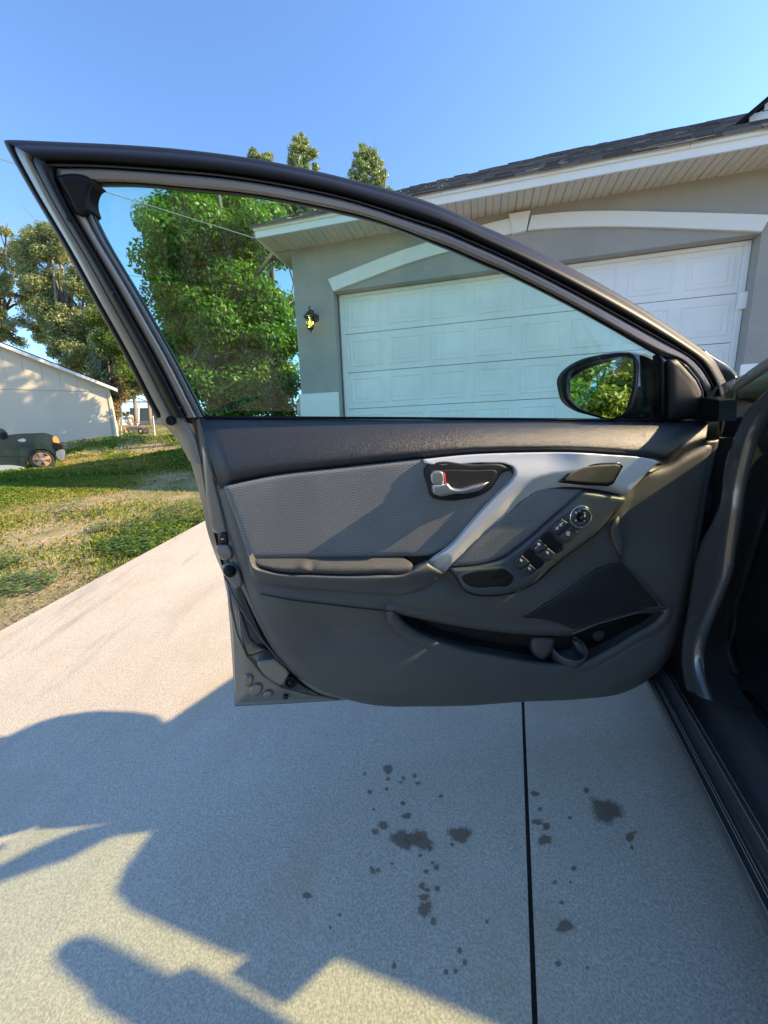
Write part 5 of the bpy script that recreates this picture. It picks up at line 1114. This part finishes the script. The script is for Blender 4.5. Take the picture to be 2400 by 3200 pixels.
for i, (x, D, lb) in enumerate(((424, 28, 'thin tree trunk directly right of the person in the white shirt'), (468, 29, 'pale stump like trunk right of the wall panels'), (372, 26, 'mossy trunk at the corner of the neighbour building'))):
    t = thing('yard_tree', lb, 'tree', dep(x, 1330, D)); b = MB(); b.tube([dep(x+2, 1335, D), dep(x, 1290, D), dep(x-4, 1240, D), dep(x+6, 1190, D)], [.16, .14, .12, .07], 7); b.mk('trunk', M['bark2'], t, smooth=True)
    C_, R_ = fillpx([(x-22, 1160), (x+26, 1160), (x+20, 1215), (x-20, 1215)], D, D+1, 8, .3, .55, 200+i); V, Fc, col = leaves(C_, R_, 2500, .1, seed=i+3); mk('crown', V, Fc, M['leaf_oak'], t, col=col)
# palmetto
t = thing('palmetto', 'spiky dark palmetto beside the mossy trunk', 'palm', dep(396, 1335, 24.5)); c_ = dep(394, 1305, 24.5); V = []; f = []
for k in range(70):
    a = rng.uniform(0, 2*PI); el = rng.uniform(-.4, 1.2); d = np.array([math.cos(a)*math.cos(el), math.sin(a)*math.cos(el), math.sin(el)]); s_ = nrm(np.cross(d, (0, .3, 1)))*.035; L_ = rng.uniform(.5, .75); k0 = len(V)
    V += [c_+d*.15-s_, c_+d*.15+s_, c_+d*L_-np.array([0, 0, .12])]; f.append((k0, k0+1, k0+2))
mk('fronds', V, f, M['leaf_oak'], t, col=np.ones((len(V), 3))*.5)
# person: back view, white shirt
def skin_person(base, h):
    P = thing('person', 'person in a white shirt and pale shorts standing in the far yard', 'person', base)
    X = np.array([1, 0, 0.]); Z = np.array([0, 0, 1.]); k = h/1.75
    J = {'pelvis': (0, .95), 'waist': (0, 1.08), 'chest': (0, 1.32), 'neck': (0, 1.48), 'head': (0, 1.60), 'top': (0, 1.70), 'sl': (-.17, 1.42), 'el': (-.27, 1.17), 'hl': (-.25, .92), 'fl': (-.24, .82), 'sr': (.17, 1.42), 'er': (.27, 1.17), 'hr': (.25, .92), 'fr': (.24, .82), 'kl': (-.11, .5), 'al': (-.12, .08), 'tl': (-.13, .03), 'kr': (.11, .5), 'ar': (.12, .08), 'tr': (.13, .03), 'pl': (-.1, .9), 'pr': (.1, .9)}
    E_ = [('pelvis','waist'),('waist','chest'),('chest','neck'),('neck','head'),('head','top'),('chest','sl'),('sl','el'),('el','hl'),('hl','fl'),('chest','sr'),('sr','er'),('er','hr'),('hr','fr'),('pelvis','pl'),('pl','kl'),('kl','al'),('al','tl'),('pelvis','pr'),('pr','kr'),('kr','ar'),('ar','tr')]
    RR = {'pelvis': .14, 'waist': .125, 'chest': .15, 'neck': .055, 'head': .095, 'top': .07, 'sl': .06, 'el': .042, 'hl': .03, 'fl': .03, 'sr': .06, 'er': .042, 'hr': .03, 'fr': .03, 'pl': .095, 'kl': .06, 'al': .04, 'tl': .045, 'pr': .095, 'kr': .06, 'ar': .04, 'tr': .045}
    nm = list(J); me = bpy.data.meshes.new('body'); me.from_pydata([(J[q][0]*k, 0, J[q][1]*k) for q in nm], [(nm.index(a), nm.index(c)) for a, c in E_], []); o = bpy.data.objects.new('body', me); S.collection.objects.link(o); o.parent = P
    md = o.modifiers.new('s', 'SKIN'); 
    for i, q in enumerate(nm): me.skin_vertices[0].data[i].radius = (RR[q]*k, RR[q]*k*.75)
    me.skin_vertices[0].data[0].use_root = True; o.modifiers.new('u', 'SUBSURF').levels = 1; o.modifiers['u'].render_levels = 1; me.materials.append(M['skin'])
    base = np.array(base)
    b = MB(); b.tube([base+Z*k*z for z in (.98, 1.1, 1.3, 1.44, 1.49)], [k*.165, k*.16, k*.185, k*.16, k*.07], 12); b.tube([base+k*(X*-.15+Z*1.43), base+k*(X*-.25+Z*1.25)], [k*.085, k*.07], 8); b.tube([base+k*(X*.15+Z*1.43), base+k*(X*.25+Z*1.25)], [k*.085, k*.07], 8); b.mk('shirt', M['shirt'], P, smooth=True)
    b = MB(); b.tube([base+Z*k*z for z in (1.0, .9, .84)], [k*.165, k*.175, k*.16], 12)
    for s_ in (-1, 1): b.tube([base+k*(X*.095*s_+Z*.88), base+k*(X*.11*s_+Z*.55)], [k*.105, k*.095], 10)
    b.mk('shorts', M['shorts'], P, smooth=True)
    b = MB(); b.lathe(base+Z*k*1.60, (0, 0, 1), [(.0, .13*k), (.06*k, .12*k), (.098*k, .06*k), (.102*k, 0), (.09*k, -.04*k)], 12); b.mk('hair', M['hair'], P, smooth=True)
pb = dep(413, 1362, 27.)
skin_person(pb, 1.72)
# toy quad bike
qb = thing('toy_quad', 'small blue and grey toy quad bike parked behind the fence', 'toy quad bike', dep(425, 1362, 24.5)); qc = dep(425, 1350, 24.5)
X_ = np.array([1, 0, 0.]); Z_ = np.array([0, 0, 1.])
b = MB(); b.tube([qc+X_*-.55+Z_*.22, qc+X_*-.2+Z_*.28, qc+X_*.2+Z_*.22, qc+X_*.55+Z_*.25], [.08, .14, .12, .06], 8); b.mk('body', M['blue'], qb, smooth=True)
b = MB(); b.tube([qc+X_*-.45+Z_*.38, qc+X_*-.05+Z_*.36], .07, 8); b.mk('seat', M['rubber'], qb, smooth=True)
b = MB(); b.tube([qc+X_*.22+Z_*.25, qc+X_*.16+Z_*.52, qc+X_*.1+Z_*.56], .02, 6); b.mk('handlebar', M['alu'], qb)
for dx in (-.42, .5):
    for dy in (-.25, .25):
        b = MB(); b.lathe(qc+X_*dx+np.array([0, dy-.06, .04]), (0, 1, 0), [(.07, 0), (.19, 0), (.2, .02), (.2, .1), (.19, .12), (.07, .12)], 16); q = b.mk('wheel', M['tyre'], qb, smooth=True)
        b = MB(); b.lathe(qc+X_*dx+np.array([0, dy-.075, .04]), (0, 1, 0), [(0, 0), (.09, 0), (.09, .15), (0, .15)], 12); b.mk('rim', M['alu'], q)
V = []; cx = dep(425, 1383, 21.)
for i in range(9):
    for j in range(5): V.append(cx+np.array([(i-4)*.14+rng.normal()*.03, (j-2)*.2, .06+rng.random()*.08]))
mk('plastic_sheet', V, grid_faces(9, 5), M['sheet'], None, smooth=True, label='crumpled pale plastic sheet lying on the grass before the fence', cat='plastic sheet')
# overhead wires
def wire(nm, P, r, mat, lb, sag=.0):
    a, c = P; pts = [a*(1-t)+c*t-np.array([0, 0, 4*sag*t*(1-t)]) for t in np.linspace(0, 1, 20)]; b = MB(); b.tube(pts, r, 5, caps=False); o = b.mk(nm, M[mat], None, label=lb, cat='cable'); return o
wire('service_cable', (dep(-200, 435, 7.0)*1.0, dep(797, 745, 6.45)), .008, 'cable_w', 'thick twisted pale overhead cable running to the house eave corner', .0)
wire('thin_cable', (dep(-250, 762, 14.), dep(935, 940, 8.0)), .005, 'cable', 'thin dark overhead line crossing lower in front of the green tree', .0)

# ---------------------------------------------------------------- grass
def gmask(X, Y):
    "0 bare .. 1 lush"
    a = np.sin(X*1.7+Y*.9+1.3*np.sin(Y*1.1))*.5+np.sin(X*.8-Y*1.9+2.)*.35+np.sin(X*4.1+Y*3.3)*.25+np.sin(X*2.9-Y*5.1+.7)*.2
    return a
def blades(n, x0, x1, y0, y1, h0, h1, wd, seed, dens, edge=.06):
    r_ = np.random.default_rng(seed); X = r_.uniform(x0, x1, n); Y = r_.uniform(y0, y1, n)
    lim = np.array([xe(t) for t in Y])-edge+(edge+.035)*r_.random(n)**2
    keep = (X < lim) & (r_.random(n) < dens(X, Y)); 
    # inside the picture only (a margin kept for side views)
    q = (np.stack([X, Y, G(X, Y)], 1)-CP)@RC; px = 1200+F*q[:, 0]/-q[:, 2]; py = 1600-F*q[:, 1]/-q[:, 2]; keep &= (q[:, 2] < 0) & (px > -250) & (px < 1300) & (py < 2300)
    X, Y = X[keep], Y[keep]; n = len(X); Z = G(X, Y); a = r_.random(n)*2*PI; h = (h0+(h1-h0)*r_.random(n))*np.clip(.7+.35*gmask(X, Y), .45, 1.3); sc = np.clip(Y/3.5, 1, 3.2); w_ = wd*sc; h = h*np.clip(sc, 1, 1.5)
    ln = r_.uniform(.2, 1.1, n); dx, dy = np.cos(a), np.sin(a); B0 = np.stack([X-dy*w_, Y+dx*w_, Z-.01], 1); B1 = np.stack([X+dy*w_, Y-dx*w_, Z-.01], 1); Mi = np.stack([X+dx*h*ln*.4, Y+dy*h*ln*.4, Z+h*.65], 1); Tp = np.stack([X+dx*h*ln, Y+dy*h*ln, Z+h*(1-.35*ln)], 1)
    V = np.stack([B0, B1, Mi+np.stack([dy*w_*.7, -dx*w_*.7, 0*w_], 1), Tp, Mi-np.stack([dy*w_*.7, -dx*w_*.7, 0*w_], 1)], 1).reshape(-1, 3); Fc = np.arange(n*5).reshape(n, 5)
    tn = r_.uniform(.6, 1.35, n); dry = np.clip(.22-gmask(X, Y)*.8+r_.normal(size=n)*.35, 0, 1)
    col = np.stack([tn*(1+1.4*dry), tn*(1+.15*dry), tn*(1+1.2*dry)], 1); return V, Fc, np.repeat(col, 5, 0)
Vs = []; Fs = []; Cs = []; o = 0
for args in ((330000, -6.5, -.6, .4, 6.5, .018, .046, .0024, 1, lambda X, Y: np.clip(.42+.75*gmask(X, Y)+.35*sm(.4, 2.6, E0[0]+(Y-E0[1])*ed[0]-X), .07, 1)), (190000, -19, -1.2, 5., 17, .045, .10, .0028, 2, lambda X, Y: np.clip(.95+.25*gmask(X, Y), .7, 1)), (80000, -30, -6, 16, 36, .06, .14, .004, 3, lambda X, Y: np.clip(.9+.2*gmask(X, Y), .5, 1))):
    V, Fc, c = blades(*args); Vs.append(V); Fs.append(Fc+o); Cs.append(c); o += len(V)
mk('grass', np.concatenate(Vs), np.concatenate(Fs), M['grass'], None, kind='stuff', col=np.concatenate(Cs), label='patchy sunlit lawn grass between the driveway and the neighbour building')
# broadleaf weeds near the driveway edge
V = []; f = []; cols = []
wr = np.random.default_rng(33)
for cx, cy, rad, n in ((520, 1660, 95, 330), (600, 1610, 70, 220), (400, 1720, 60, 180), (320, 1660, 26, 50), (90, 1830, 70, 130), (250, 1600, 60, 90), (40, 1760, 40, 60)):
    for k in range(n):
        r0_ = rad*math.sqrt(wr.random()); a = wr.random()*6.28; x, y = cx+r0_*math.cos(a)*1.5, cy+r0_*math.sin(a)*.5; p = plane_ground(x, y)
        if p[0] > xe(p[1])-.02 or p[1] > 8: continue
        z = wr.uniform(.015, .05)
        for l in range(3):
            a2 = a*7+l*2.1; d = np.array([math.cos(a2), math.sin(a2), wr.uniform(-.1, .35)]); s_ = nrm(np.cross(d, (0, 0, 1))); L_ = wr.uniform(.014, .026)*max(1, p[1]/3); c = p+np.array([0, 0, z]); k0 = len(V)
            V += [c, c+d*L_*.5+s_*L_*.4, c+d*L_*1.05, c+d*L_*.5-s_*L_*.4]; f.append((k0, k0+1, k0+2, k0+3)); tn = wr.uniform(.6, 1.4); cols += [[tn, tn, tn]]*4
mk('weeds', V, f, M['weed'], None, kind='stuff', col=np.array(cols), label='patches of broad leaved weeds along the driveway edge')
# weeds along the neighbour wall and leaf litter on the lawn edge
C_, R_ = [], []
for k in range(26):
    t = k/26; p = dep(225+t*190, 1425-t*50+rng.normal()*3, 17.2+t*3.2); C_.append(p+np.array([0, 0, .1])); R_.append((.35, .25, .22))
V, Fc, col = leaves(C_, R_, 5000, .06, seed=9); mk('ground_cover', V, Fc, M['leaf'], None, kind='stuff', col=col*.8, label='low vines and weeds growing along the foot of the neighbour wall')
n = 5000; Y = rng.uniform(.8, 5.5, n); X = np.array([xe(t) for t in Y])-np.abs(rng.normal(size=n))*.28; 
P = np.stack([X, Y, G(X, Y)+.008+rng.random(n)*.02], 1); d = rng.normal(size=(n, 3)); d[:, 2] *= .3; d /= np.linalg.norm(d, axis=1)[:, None]; s_ = np.cross(d, [0, 0, 1.])*.25; L_ = rng.uniform(.01, .03, n)[:, None]
V = np.stack([P-d*L_, P+s_*L_*.35, P+d*L_, P-s_*L_*.35], 1).reshape(-1, 3); tn = np.repeat(rng.uniform(.5, 1.3, n), 4)[:, None]*np.ones((1, 3))
mk('dry_litter', V, np.arange(n*4).reshape(n, 4), M['moss'], None, kind='stuff', col=tn, label='dry brown grass stems and leaf litter along the driveway edge')
